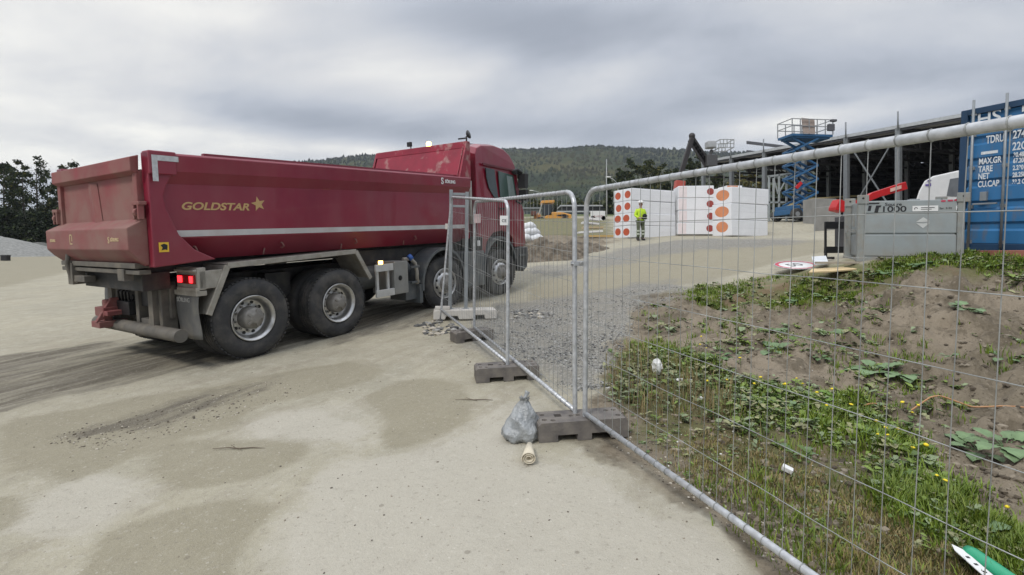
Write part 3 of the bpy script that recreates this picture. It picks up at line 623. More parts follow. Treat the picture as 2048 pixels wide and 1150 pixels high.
    at_ = MB(); at_.cyl((2.1, .62, .82), (3.1, .62, .82), .24, n=28); at_.cyl((3.0, .42, .9), (3.28, .42, .9), .14, n=20); at_.bb(2.95, 3.25, .1, .5, .34, .66); at_.build('air_tank', gplas, t, .006)
    dp = MB(); dp.tube([(2.92, .12, 1.09), (3.08, .08, 1.09), (3.17, .06, 1.0), (3.2, .05, .85), (3.2, .05, .62)], .035, 10); dp.build('filler_pipe', alu, t)
    bc = MB(); bc.cyl((2.99, .04, 1.10), (3.04, .02, 1.14), .055, n=16); bc.build('filler_cap', pm('blue_cap', (.03, .10, .35), .4), t)
    bt = MB(); bt.bb(4.64, 5.33, .02, .62, .36, 1.12); bto = bt.build('battery_box', gplas, t, .03)
    bt = MB(); bt.bb(4.95, 5.30, .05, .5, 1.13, 1.42); bt.bb(5.1, 5.2, .03, .05, 1.22, 1.34, 1); bt.build('filter_housing', [black, white], t, .01)
    # lift ram and exhaust between body and cab
    rm = MB(); rm.cyl((5.02, .30, 1.2), (5.00, .30, 3.25), .06); rm.cyl((5.02, .30, 1.2), (5.01, .30, 2.45), .085); rm.cyl((5.04, .16, 1.7), (5.04, .16, 2.62), .045); rm.build('lift_ram', pm('ram_grey', (.36, .35, .32), .5, .3, dirt=(.3, .27, .22), damt=.5), t)
    # cab
    cb = MB(); yn, yf = .06, W_-.06
    prof = [(5.18, 1.05), (5.18, 3.20), (5.26, 3.34), (5.45, 3.42), (5.95, 3.47), (6.35, 3.43), (6.60, 3.31), (6.76, 3.12), (6.83, 2.92), (7.05, 2.15), (7.14, 1.95), (7.18, 1.2), (7.12, 1.12), (6.66, 1.12),
            (6.60, 1.32), (6.40, 1.48), (6.1, 1.53), (5.75, 1.49), (5.50, 1.30), (5.42, 1.05)]
    n = len(prof); vs = []
    for y, ins in ((yn, .0), (yn-.0, .0), (yf, .0), (yf, .0)): pass
    layers = [(yn+.16, 1), (yn, 0), (yf, 0), (yf-.16, 1)]
    for y, inset in layers:
        for (px_, pz_) in prof:
            cx_, cz_ = 6.1, 2.2; k = .035 if inset else 0
            top = max(0, (pz_-2.9)/.55)
            yyy = y+(.06*top if y < 1 else -.06*top)
            vs.append((px_, yyy, pz_) if not inset else (px_+(cx_-px_)*-k*(1 if px_ > 6.6 else 0), yyy, pz_+(.05 if pz_ > 3.15 else 0)))
    fs = []
    for l in (0, 1, 2):
        for i in range(n): fs.append((l*n+i, l*n+(i+1) % n, (l+1)*n+(i+1) % n, (l+1)*n+i))
    # order of layers along y: near face (1), near inset (0), far inset (3), far face (2)
    order = [1, 0, 3, 2]; fs = []
    for a_, b_ in zip(order, order[1:]):
        for i in range(n): fs.append((a_*n+i, a_*n+(i+1) % n, b_*n+(i+1) % n, b_*n+i))
    fs += [tuple(n+i for i in range(n)), tuple(2*n+i for i in range(n))]
    cb.add(vs, fs); cab = cb.build('cab', cabred, t, .02)
    cr_ = MB(); cr_.prism([(5.40, yn-.018, 3.03), (6.72, yn-.018, 2.98), (6.74, yn-.018, 2.93), (5.40, yn-.018, 2.98)], (0, .03, 0)); cr_.build('door_trim', pm('trim_dark_red', (.10, .006, .014), .4), cab, .004)
    def sidepane(nm, poly, mat, y=yn-.006, th=.02):
        for mir in (False, True):
            m_ = MB(); m_.prism([(p[0], (W_-y) if mir else y, p[1]) for p in poly], (0, -th if mir else th, 0)); o = m_.build(nm, mat, cab, .004)
    sidepane('rear_side_window', [(5.52, 2.93), (5.86, 2.92), (5.99, 2.28), (5.83, 2.28), (5.62, 2.50), (5.54, 2.72)], glass)
    sidepane('door_window', [(6.02, 2.90), (6.66, 2.84), (6.82, 2.30), (6.08, 2.26)], pm('cab_glass', (.05, .09, .075), .05, var=.1, spec=.8))
    sidepane('painted_see_through', [(6.36, 2.82), (6.60, 2.80), (6.74, 2.32), (6.44, 2.30)], pm('see_through_pale', (.22, .27, .26), .12, var=.2), y=yn-.012, th=.006)  # pale overlay pane: light seen through the windscreen, painted into its colour
    ws = MB(); ws.prism([(6.835, .22, 2.86), (7.065, .22, 2.18), (7.085, .22, 2.18), (6.855, .22, 2.86)], (0, W_-.44, 0)); ws.build('windscreen', glass, cab, .004)
    dl = MB(); dl.bb(5.98, 5.99, yn-.004, yn+.004, 1.48, 2.25); dl.build('door_seam', black, cab); dl = MB(); dl.bb(6.05, 6.22, yn-.03, yn-.002, 2.02, 2.06, 0); dl.build('door_handle', black, cab)
    vz = MB(); vz.prism([(6.80, .10, 2.93), (7.08, .10, 2.80), (7.10, .10, 2.84), (6.82, .10, 3.0)], (0, W_-.2, 0)); vz.build('sun_visor', black, cab, .006)
    for mir in (False, True):
        yy = (lambda y: W_-y) if mir else (lambda y: y)
        mi = MB(); mi.tube([(6.62, yy(.08), 2.93), (6.74, yy(-.02), 2.97), (6.84, yy(-.08), 2.90)], .04, 8); mi.tube([(6.80, yy(.08), 2.24), (6.84, yy(-.04), 2.16), (6.86, yy(-.08), 2.24)], .03, 8); mi.box((6.80, yy(.02), 2.90), (.30, .10, .07))
        mi.box((6.87, yy(-.09), 2.71), (.14, .20, .34), Matrix.Rotation(.08, 3, 'Y')); mi.box((6.89, yy(-.09), 2.37), (.14, .20, .26), Matrix.Rotation(-.06, 3, 'Y')); mi.build('mirror', black, cab, .03)
    fm = MB(); fm.tube([(6.78, .5, 3.02), (7.0, .42, 2.98), (7.12, .40, 2.85)], .02, 8); fm.box((7.14, .40, 2.76), (.08, .22, .16)); fm.build('front_mirror', black, cab, .01)
    ho = MB(); 
    for y in (.55, 1.9): ho.cyl((5.55, y, 3.50), (6.15, y, 3.50), .02, .07, n=12)
    ho.box((6.2, .32, 3.47), (.12, .07, .08)); ho.box((6.5, .32, 3.33), (.12, .07, .07)); ho.tube([(6.15, .35, 3.47), (6.35, .35, 3.43), (6.6, .35, 3.28)], .018, 6); ho.build('roof_lamp_bar', black, cab, .004)
    hat = MB(); hat.lathe([(.0, .05), (.26, .04), (.30, .0)], Matrix.Translation((5.5, 1.0, 3.46)), 20); hat.build('roof_hatch', gplas, cab)
    bp = MB(); bp.prism([(6.62, .03, 1.10), (7.22, .03, 1.10), (7.26, .03, .90), (7.18, .03, .60), (7.0, .03, .50), (6.72, .03, .56), (6.66, .03, .8)], (0, W_-.06, 0)); bpo = bp.build('bumper', pm('bumper_dark', (.05, .052, .055), .5, dirt=(.16, .15, .13), damt=.5), t, .02)
    sp_ = MB(); sp_.bb(6.80, 7.08, .005, .05, .58, .64); sp_.bb(6.80, 7.08, .005, .05, .88, .93); sp_.build('cab_step', gplas, t, .006)
    for y in (.25, W_-.55): 
        hl = MB(); hl.bb(7.16, 7.245, y, y+.32, .98, 1.12); hl.build('headlight', pm('lamp_glass', (.5, .5, .5), .1), t, .01)
    return t
make_truck()

# ------------------------------------------------------------ fence
wire_m = pm('wire', (.33, .34, .33), .5, .5, var=.35, scale=5)
blockm = pm('block_recycled', (.115, .105, .10), .85, var=.2, dirt=(.24, .215, .18), damt=.7, dscale=7, dlo=.35, bump=.004, bscale=50)
def fence_panel(label, B0, T0, B1, T1, r=.019, leg0=.13, leg1=.13, n_v=None, L=None, leg_depth0=None):
    B0, T0, B1, T1 = map(Vector, (B0, T0, B1, T1))
    t = thing('mesh_fence', label, 'fence panel', B0, 0, 'galvanised mesh fence panels'); inv = -B0
    P = lambda s_, h_: (B0*(1-s_)+B1*s_)*(1-h_)+(T0*(1-s_)+T1*s_)*h_+inv
    Lm = (B1-B0).length; Hm = (T0-B0).length; rc = .14
    path = [P(0, -leg0/Hm), P(0, 0)]
    path += [P(0, 1-rc/Hm)]
    for k in range(1, 7): a = k/6*PI/2; path.append(P(rc/Lm*(1-math.cos(a)), 1-rc/Hm*(1-math.sin(a))))
    for k in range(0, 6): a = k/6*PI/2; path.append(P(1-rc/Lm*(1-math.sin(a)), 1-rc/Hm*(1-math.cos(a))))
    path += [P(1, 1-rc/Hm), P(1, 0), P(1, -leg1/Hm)]
    m = MB(); m.tube(path, r, 14); m.build('frame_tube', galv, t)
    m = MB(); m.tube([P(0, .012), P(1, .012)], r*.98, 14); m.build('bottom_rail', galv, t)
    m = MB(); nv = int(Lm/.101)
    for i in range(1, nv):
        s_ = i*.101/Lm; j = .0009*random.uniform(-1, 1)
        a = P(s_+j, .006); b = P(s_, .995); off = Vector((.0, -.0, 0))
        top = b+(b-a).normalized()*.012
        m.tube([a, P(s_+j*2, .5)+Vector((random.uniform(-.006, .006), random.uniform(-.006, .006), 0)), top], .0017, 5, cap=False)
        # little crimped ends wrapped on the rails
        m.tube([b+Vector((0, 0, .0)), b+(b-a).normalized()*.0], .003, 4, cap=False) if False else None
    nh = int(Hm/.25)
    for i in range(1, nh+1):
        h_ = 1-i*.25/Hm
        if h_ < .03: continue
        pts = [P(k/12, h_)+Vector((0, 0, random.uniform(-.004, .004))) for k in range(13)]; m.tube(pts, .0019, 5, cap=False)
    for i in range(1, nv):                                  # wire ends wrapped round both rails
        for h_ in (.012, 1.0):
            c = P(i*.101/Lm, h_); ax = (P(1, h_)-P(0, h_)).normalized(); u = Vector((0, 0, 1)); w_ = ax.cross(u).normalized()
            m.tube([c+(u*math.cos(a)+w_*math.sin(a))*(r+.002) for a in [k*PI/4 for k in range(8)]], .0022, 4, closed=True)
    m.build('wire_mesh', wire_m, t, fix=False)
    return t
NRM = Vector((-SX, -SY, 1)).normalized()
def foot(px, py, h=.15): return G(px, py, h)
def topat(B, px, py, H=1.84): Y = B.y-.060*H; return at(px, py, Y)
B0 = foot(1170, 832); T0 = topat(B0, 1173, 381)
dA = Vector((-.365, 1, .047)).normalized()                  # direction of the fence, away from the camera
Lr = 3.35; B1 = B0-dA*Lr; T1 = T0-dA*Lr
fence_panel('mesh fence panel beside the grass, nearest the camera, running out of view on the right', B0, T0, B1, T1)
C0 = foot(1150, 826); D0 = topat(C0, 1149, 383); C1 = foot(948, 657); D1 = topat(C1, 949, 404)
fence_panel('mesh fence panel between the nearest fence foot and the lorry cab', C1, D1, C0, D0)
E0 = foot(1015, 729); F0 = topat(E0, 1016, 402); E1 = at(882, 622, 8.75); F1 = at(903, 394, 8.75)
fence_panel('mesh fence panel leaning with one end on the white concrete base', E1, F1, E0, F0)
def block(label, c, yaw, L=.70, W=.24, H=.15, mat=blockm, Yoff=0, holes=True):
    t = thing('fence_block', label, 'fence foot', (c.x, c.y, gz(c.x, c.y)), yaw, 'recycled plastic fence feet')
    t.rotation_euler = (math.radians(3.4), -math.radians(1.4), yaw)
    m = MB(); hb = .05
    prof = [(-L/2, 0), (-L*.29, 0), (-L*.29, hb), (-L*.07, hb), (-L*.07, 0), (L*.09, 0), (L*.09, hb), (L*.31, hb), (L*.31, 0), (L/2, 0), (L/2, H-.02), (L/2-.02, H), (-L/2+.02, H), (-L/2, H-.02)]
    m.prism([(x, -W/2, z) for x, z in prof], (0, W, 0)); o = m.build('moulded_body', mat, t)
    cut = MB()
    for x, y in ((-L*.42, -.05), (-L*.42, .05), (-L*.33, -.07), (-L*.25, .02), (L*.42, -.05), (L*.42, .06), (L*.33, .06), (-L*.02, .0), (-L*.10, .0)):
        if abs(x+L*.25) < .01: cut.box((x, y, H-.02), (.055, .055, .09))
        else: cut.cyl((x, y, H-.06), (x, y, H+.05), .021, n=14)
    cut.build  # noqa
    carve(o, cut); md = o.modifiers.new('edge', 'BEVEL'); md.width = .006; md.segments = 2; md.limit_method = 'ANGLE'
    rb = MB()
    for k in range(7): rb.box((L/2+.001, -W/2+.03+k*(W-.06)/6, H/2), (.008, .010, H-.03)); rb.box((-L/2-.001, -W/2+.03+k*(W-.06)/6, H/2), (.008, .010, H-.03))
    rb.build('end_ribs', mat, t)
    return t
block('grey fence foot beside the plastic bag, under the pair of clamped posts', (B0+C0)/2, .13, .70)
block('grey fence foot with dusty top under the middle panel post', E0+Vector((-.01, .02, 0)), .15, .68)
block('half hidden brown fence foot between the white base and the middle foot', C1+Vector((-.02, -.08, 0)), .5, .6)
def clamp():
    c = at(1158, 527, (B0.y+C0.y)/2-.03)
    t = thing('fence_clamp', 'steel clamp joining the two near fence posts at mid height', 'clamp', c, .36)
    m = MB(); dx = .042
    m.bb(-dx-.018, dx+.018, -.028, -.022, -.018, .018); m.bb(-dx-.018, dx+.018, .022, .028, -.018, .018)
    for x in (-dx, dx): m.tube([(x+.024*math.cos(a), .024*math.sin(a), 0) for a in [k*PI/6 for k in range(12)]], .006, 6, closed=True)
    m.build('strap', galv, t, .002); b = MB(); b.cyl((0, -.045, 0), (0, .035, 0), .007, n=8); b.cyl((0, -.05, 0), (0, -.035, 0), .014, n=6); b.build('bolt', chrome, t)
    return t
clamp()
def tag_plate(label, px, py, Y, w, h, yaw, mat, txt=None):
    t = thing('sign_plate', label, 'sign', at(px, py, Y), yaw); m = MB(); m.bb(-w/2, w/2, -.004, .004, -h/2, h/2); m.build('plate', mat, t, .002)
    if txt: text('lettering', txt, h*.42, pm('sign_ink', (.05, .05, .06), .6), t, Matrix.Translation((-w*.30, -.006, -h*.16)) @ Matrix.Rotation(PI/2, 4, 'X'))
    return t
tag_plate('small white plate tied to the top of the middle fence post', 1008, 441, E0.y-.16, .085, .10, .1, white, 'CE')
# white concrete base with a post frame
def gate_base():
    c = G(930, 636); z = gz(c.x, c.y)
    t = thing('barrier_foot', 'chipped white concrete barrier base carrying the grey post frame', 'barrier base', (c.x, c.y, z), .14)
    m = MB(); L, W, H = 1.12, .42, .17
    prof = [(-L/2, 0), (-L*.32, 0), (-L*.30, .06), (-L*.12, .06), (-L*.10, 0), (L*.14, 0), (L*.15, .07), (L*.30, .07), (L*.31, 0), (L/2, 0), (L/2, H-.03), (L/2-.03, H), (-L/2+.03, H), (-L/2, H-.03)]
    m.prism([(x, -W/2, z_) for x, z_ in prof], (0, W, 0)); m.build('slab', offw, t, .015)
    m = MB(); m.box((-.40, -.12, H+.03), (.26, .16, .06)); m.build('raised_pad', offw, t, .01)
    g = thing('post_frame', 'pair of square grey steel posts joined by two crossbars, standing in the white base', 'gate frame', (c.x, c.y, z+H-.02), .14)
    xa, xb, hh = -.27, .015, 2.12; g.rotation_euler = (0, math.radians(.6), .14)
    for x, k in ((xa, 1), (xb, 0)):
        p = MB(); p.bb(x-.032, x+.032, -.032, .032, 0, hh+.03*k); p.bb(x-.06, x+.06, -.06, .06, .0, .025); p.build('post', galvpaint, g, .006)
    for z_, h_ in ((hh-.02, .05), (hh-.24, .04)):
        p = MB(); p.bb(xa+.034, xb-.034, -.02, .02, z_-h_, z_); p.build('crossbar', galvpaint, g, .004)
    p = MB(); p.bb(xa-.10, xa-.04, -.05, .02, 1.44, 1.54); p.build('latch_plate', offw, g, .004)
    return t
gate_base()
tag_plate('pinkish clamp tag on the far fence post in front of the cab', 955, 437, C1.y-.25, .09, .13, 0, pm('pink_tag', (.50, .38, .38), .6))

# ------------------------------------------------------------ sand bag and paper roll
def bag():
    c = G(1058, 880); z = gz(c.x, c.y)
    t = thing('plastic_bag', 'crumpled translucent grey plastic bag with sand, knotted on top, beside the near fence foot', 'plastic bag', (c.x-.055, c.y+.05, z-.01))
    m = MB(); nu, nv = 40, 30; vs = []; fs = []
    for i in range(nv+1):
        v = i/nv; zz = .325*v**1.05
        r = .158*(math.sin(min(1, v*3.4+.55)*PI/2)) if v < .28 else .158*max(.09, (1-(v-.28)/.72)**.80)
        if v > .9: r = .022+.018*(v-.9)*10
        for j in range(nu):
            a = 2*PI*j/nu
            wr = 1+.06*math.sin(5*a+6*v)+.045*math.sin(9*a-11*v+1)+.03*math.sin(17*a+9*v)+.05*math.sin(3*a+14*v)*(1 if v > .2 else .3)
            vs.append((r*wr*math.cos(a)*1.0+.02*v, r*wr*math.sin(a)*.85, max(.0, zz+.010*math.sin(7*a+5*v))))
    for i in range(nv):
        for j in range(nu): fs.append((i*nu+j, i*nu+(j+1) % nu, (i+1)*nu+(j+1) % nu, (i+1)*nu+j))
    m.add(vs, fs, 0, True); m.build('bag_film', pm('grey_film', (.27, .285, .29), .33, var=.35, scale=9, bump=.045, bscale=11, dirt=(.20, .20, .19), damt=.6, dscale=8, spec=.8), t)
    k = MB(); k.tube([(.02, 0, .31), (.03, .0, .33), (.045, .01, .36), (.03, .0, .375)], [.02, .013, .02, .006], 8); k.build('knotted_neck', pm('grey_film', (.3, .3, .3)), t)
    c = G(1057, 920); z = gz(c.x, c.y); t = thing('paper_roll', 'cream paper roll lying on the sand in front of the grey bag', 'paper roll', (c.x, c.y, z+.045), 0)
    m = MB(); vs = []; fs = []; N_ = 60; turns = 2.6
    for i in range(N_+1):
        f = i/N_; a = 2*PI*turns*f
        for y, s_ in ((-.09, 1.0), (.12, .42)):
            r = (.018+.036*f)*s_; vs.append((r*math.cos(a)+(.012 if y > 0 else 0), y, r*math.sin(a)*.85+(.02 if y > 0 else 0)))
    for i in range(N_): fs.append((2*i, 2*i+2, 2*i+3, 2*i+1))
    m.add(vs, fs, 0, True); o = m.build('rolled_sheet', pm('cream_paper', (.60, .54, .42), .8, var=.1, bump=.004, bscale=20), t); o.modifiers.new('s', 'SOLIDIFY').thickness = .004
bag()

# ------------------------------------------------------------ container, fuel tank and things round them
def container():
    Yc = 9.42; o = Vector(at(1913, 500, Yc)); top = Vector(at(1909, 226, Yc))
    dn = -Vector((-.304, 1, .046)).normalized()             # along the door face, towards the camera
    up = (top-o).normalized(); dp = up.cross(dn).normalized(); dp = dp if dp.x > 0 else -dp; up = dp.cross(dn); up = up if up.z > 0 else -up
    t = thing('shipping_container', 'blue corrugated shipping container with white stencilled lettering beside the fuel tank', 'container', M=frame_m(o, dn, dp, up) if dn.cross(dp).dot(up) > 0 else frame_m(o, dn, dp, -up))
    sg = 1 if dn.cross(dp).dot(up) > 0 else -1
    Wd, H, L = 2.44, (top-o).length, 6.05; Z = lambda z: z*sg
    blue = pm('container_blue', (.030, .15, .33), .5, var=.15, scale=2, dirt=(.13, .13, .13), damt=.55, dscale=5, dlo=.52, dhi=.66, stretch=(1.5, 1, .35))
    dblue = pm('container_frame_blue', (.012, .045, .10), .55, var=.2, scale=3)
    b = MB(); b.bb(0, Wd, .04, L, Z(.02), Z(H-.02)); b.build('shell', dblue, t)
    f = MB(); f.bb(0, .11, -.03, .09, Z(0), Z(H)); f.bb(Wd-.11, Wd, -.03, .09, Z(0), Z(H)); f.bb(.111, Wd-.111, -.03, .08, Z(H-.11), Z(H)); f.bb(.111, Wd-.111, -.03, .08, Z(0), Z(.13)); f.build('door_frame', dblue, t, .01)
    for k in range(2):
        x0 = .12+k*(Wd/2-.115); x1 = x0+Wd/2-.125; m = MB(); prof = []; z = .14; top_ = H-.12; nrib = 6; seg = (top_-z)/nrib
        for i in range(nrib): prof += [(0, z+seg*i), (0, z+seg*(i+.56)), (.035, z+seg*(i+.66)), (.035, z+seg*(i+.90))]
        prof += [(0, top_)]
        vs = []; fs = []
        for x in (x0, x1):
            for y, zz in prof: vs.append((x, y+.0, Z(zz)))
        n = len(prof)
        for i in range(n-1): fs.append((i, i+1, n+i+1, n+i))
        m.add(vs, fs); dr = m.build('door', blue, t); sm = dr.modifiers.new('s', 'SOLIDIFY'); sm.thickness = .004
        for x in ((x0+.09, x0+.58) if k == 0 else (x0+.2, x0+.8)):
            rd = MB(); rd.cyl((x, -.045, Z(.05)), (x, -.045, Z(H+.15)), .021, n=12)
            for zz in (.16, .8, 1.5, 2.1, H-.1): rd.bb(x-.04, x+.04, -.03, -.003, Z(zz-.03), Z(zz+.03))
            rd.build('lock_rod', galvpaint, dr, .0)
        h = MB(); h.bb(x0+.14, x0+.5, -.065, -.03, Z(.83), Z(.86)); h.bb(x0+.24, x0+.34, -.05, -.002, Z(.9), Z(1.06)); h.build('lock_handle', galvpaint, dr, .004)
    wt = pm('stencil_white', (.62, .65, .67), .7, var=.15, scale=20)
    def TX(x, z): return Matrix(((1, 0, 0, x), (0, 0, -sg*sg*1.0, -.006), (0, sg, 0, Z(z)), (0, 0, 0, 1)))
    for s_, x, z, sz, bx in (('HS', .24, 2.26, .34, .92), ('5', .86, 2.26, .34, 1.0), ('TDRU', .40, 1.92, .19, .52), ('274688', .78, 1.94, .19, .62), ('22G1', .78, 1.74, .19, .62),
                            ('MAX.GR', .30, 1.56, .15, .60), ('TARE', .30, 1.42, .15, .60), ('NET', .30, 1.29, .15, .60), ('CU.CAP', .30, 1.15, .15, .60),
                            ('30.480 KGS', .80, 1.62, .11, .6), ('67.200 LBS', .80, 1.52, .11, .6), ('2.230 KGS', .80, 1.40, .11, .6), ('28.250 KGS', .80, 1.28, .11, .6), ('33.2 CU.M', .80, 1.16, .11, .6)):
        text('lettering', s_, sz, wt, t, TX(x, z), sx=bx, bold=.004, depth=.001)
    m = MB(); m.bb(.33, .58, -.008, -.003, Z(1.73), Z(1.78)); m.build('white_bar', wt, t)
    return t
container()
def tank():
    A = Vector(at(1714, 523, 9.0)); fi = math.radians(21); ex = Vector((math.cos(fi), -math.sin(fi), -.012)).normalized(); ey = Vector((math.sin(fi), math.cos(fi), .03)).normalized(); ez = ex.cross(ey).normalized(); ey = ez.cross(ex)
    t = thing('fuel_tank', 'grey steel fuel tank with black lettering and white diamond, in weeds by the container', 'fuel tank', M=frame_m(A-ez*.02, ex, ey, ez))
    L, W, H = 1.53, .95, 1.20
    tm = pm('tank_grey', (.29, .32, .325), .45, .1, var=.08, scale=3, dirt=(.27, .24, .19), damt=.35, dscale=4, lowdirt=(.35, .02, .5)); tg = pm('tank_post', (.26, .275, .265), .6, .1, var=.12, dirt=(.28, .22, .16), damt=.6, dscale=7)
    m = MB(); m.bb(.10, L-.10, .02, W-.02, .12, .50); m.bb(.10, L-.10, .02, W-.02, .525, .865); m.bb(.10, L-.10, .012, W-.012, .885, 1.10); m.bb(.11, L-.11, .04, W-.04, .1, 1.06); m.build('tank_body', tm, t, .012)
    for x in (0, L-.10):
        for y in (0, W-.10):
            p = MB(); p.bb(x, x+.10, y, y+.10, .03, H-.08); p.bb(x-.01, x+.15, y-.01, y+.11, .02, .10); p.build('corner_post', tg, t, .01)
            q = MB(); q.bb(x-.02, x+.16, y-.015, y+.012, H-.15, H+.01); q.build('lifting_lug', tg, t, .01)
            q = MB(); q.cyl((x+.07, y-.018, H-.05), (x+.07, y-.012, H-.05), .018, n=12); q.build('lug_hole', black, t)
    p = MB(); p.bb(.02, L-.02, .0, .10, .0, .11); p.bb(.02, L-.02, W-.1, W, .0, .11); p.bb(0, .1, .1, W-.1, .0, .08); p.build('skid', tg, t, .006)
    p = MB(); p.bb(.55, .78, -.006, .0, .02, .08); p.build('fork_slot', black, t)
    p = MB(); p.bb(.85, 1.0, .3, .45, 1.10, 1.14); p.build('filler_lid', galvpaint, t, .01)
    p = MB(); p.bb(-.006, .0, .12, W-.12, .55, .60); p.bb(-.008, .0, .2, .4, .65, .9); p.build('end_panel', tg, t, .004)
    ink = pm('tank_ink', (.015, .015, .018), .6)
    def TX(x, z, y=.010): return Matrix.Translation((x, y, z)) @ Matrix.Rotation(PI/2, 4, 'X')
    d = MB()                                               # two stroke logo
    d.prism([(.14, .01, 1.07), (.32, .01, 1.07), (.315, .01, 1.045), (.135, .01, 1.045)], (0, -.003, 0)); d.prism([(.16, .01, 1.02), (.205, .01, 1.02), (.19, .01, .925), (.145, .01, .925)], (0, -.003, 0))
    d.prism([(.27, .01, 1.02), (.35, .01, 1.02), (.335, .01, .985), (.315, .01, .985), (.30, .01, .895), (.245, .01, .895)], (0, -.003, 0)); d.build('logo', ink, t)
    text('lettering', 'Square', .075, ink, t, TX(.40, 1.01), sx=1.2, bold=.001); text('lettering', '1000', .14, ink, t, TX(.34, .905), sx=1.35, bold=.002)
    p = MB(); p.bb(.80, 1.16, .006, .009, .905, 1.0); p.build('label_plate', white, t); text('lettering', 'SALTIX', .045, ink, t, TX(.93, .935, .004)) if False else None
    p = MB(); p.tube([(.85+.02*math.cos(a), .005, .95+.022*math.sin(a)) for a in [k*PI/5 for k in range(7)]], .005, 5); p.bb(.92, 1.11, .002, .005, .962, .972); p.bb(.92, 1.07, .002, .005, .935, .943); p.build('label_print', ink, t)
    text('lettering', 'Ser. 3192', .045, ink, t, TX(1.18, .935)); text('lettering', 'P1', .10, white, t, TX(1.40, .92))
    p = MB(); p.bb(1.20, 1.26, .006, .010, 1.06, 1.09); p.bb(1.29, 1.36, .006, .010, 1.065, 1.095); p.bb(1.38, 1.42, .006, .010, 1.07, 1.10); p.build('red_print', pm('red_print', (.45, .04, .08), .5), t)
    w_ = pm('emblem_grey', (.52, .53, .52), .6); p = MB(); p.prism([(.86, .019, .72), (.96, .019, .80), (1.06, .019, .73), (.96, .019, .715)], (0, -.004, 0)); p.prism([(.86, .019, .70), (.96, .019, .695), (1.06, .019, .71), (.96, .019, .61)], (0, -.004, 0)); p.build('diamond_emblem', w_, t)
    return t
tank()
redp = pm('machine_red', (.50, .018, .02), .45, var=.1)
def red_boom():
    t = thing('crane_boom', 'bright red folded loader boom showing above the grey fuel tank', 'loader boom', at(1815, 375, 12.5)); o = t.location
    def q(px, py, Y=12.5): return Vector(at(px, py, Y))-o
    m = MB(); m.prism([q(1726, 400), q(1745, 385), q(1812, 363), q(1816, 378), q(1760, 394), q(1735, 404)], (.05, .22, 0)); m.build('beam', redp, t, .01)
    m = MB(); m.prism([q(1781, 377, 12.48), q(1803, 370, 12.48), q(1803, 377, 12.48), q(1781, 384, 12.48)], (0, .01, 0)); m.build('pale_label', pm('pale_pink', (.72, .45, .38), .5), t)
    m = MB(); m.prism([q(1672, 414), q(1680, 398), q(1690, 402), q(1690, 424), q(1672, 420)], (0, .3, 0)); m.prism([q(1688, 404), q(1730, 398), q(1732, 406), q(1690, 424)], (0, .2, 0)); m.build('boom_foot', redp, t, .01)
    m = MB(); gx = q(1690, 420); zb = gz(o.x+gx.x, o.y)-o.z
    m.bb(gx.x+.25, gx.x+1.9, .0, .8, zb+.05, gx.z-.12); m.build('machine_base', pm('machine_dark', (.06, .06, .065), .6), t, .02)
red_boom()
def site_rack():
    Y = 10.2; t = thing('frame_barrier', 'low black open barrier frame standing left of the fuel tank', 'barrier', at(1668, 503, Y)); o = t.location.copy()
    z0 = gz(o.x, o.y); t.location.z = z0; s = Y/FP
    hh = at(1668, 443, Y).z-z0; m = MB(); x0, x1 = (1651-1668)*s, (1712-1668)*s
    m.bb(x0, x1, 0, .05, hh-.15, hh); m.bb(x0, x1, 0, .05, hh-.64, hh-.51); m.bb(x0, x0+.03, 0, .05, hh-.51, hh-.15); m.bb(x0, x0+.06, -.2, .25, 0, .05)
    m.bb(x0, x0+.04, 0, .05, .04, hh-.64); m.build('frame', black, t, .006)
site_rack()
def van():
    Y = 13.5; o = Vector(at(1900, 400, Y)); z0 = gz(o.x, o.y)
    t = thing('white_van', 'white van with purple logo, half hidden behind the tank and the container', 'van', (o.x, o.y, z0)); b = Vector((o.x, o.y, z0))
    def q(px, py): return Vector(at(px, py, Y))-b
    m = MB(); prof = [q(1828, 470), q(1832, 400), q(1838, 382), q(1849, 362), q(1866, 352), q(1915, 341), q(1990, 332), q(2010, 345), q(2010, 470)]
    m.prism(prof, (1.3, 1.6, 0)); m.build('body', white, t, .04)
    m = MB(); m.prism([p+Vector((0, -.012, 0)) for p in (q(1893, 392), q(1900, 358), q(1950, 350), q(1950, 395))], (0, .02, 0)); m.build('window', pm('van_glass', (.16, .17, .18), .15), t)
    pu = pm('purple_ink', (.12, .08, .30), .6); m = MB(); e = q(1858, 368)+Vector((0, -.01, 0)); m.box(e, (.03, .012, .22)); m.box(e+Vector((.0, 0, .09)), (.10, .012, .025)); m.box(e+Vector((-.06, 0, -.03)), (.08, .012, .05)); m.box(e+Vector((.03, 0, -.02)), (.03, .012, .08)); m.build('logo', pu, t)
    for px in (1855, 1985):
        c = q(px, 470); m = MB(); m.lathe([(.12, .02), (.2, .02), (.22, 0), (.33, -.01), (.35, -.05), (.35, -.2), (.1, -.22)], Matrix.Translation((c.x, -.03, .35)) @ Matrix.Rotation(PI/2, 4, 'X'), 24); m.build('wheel', rubber, t)
van()
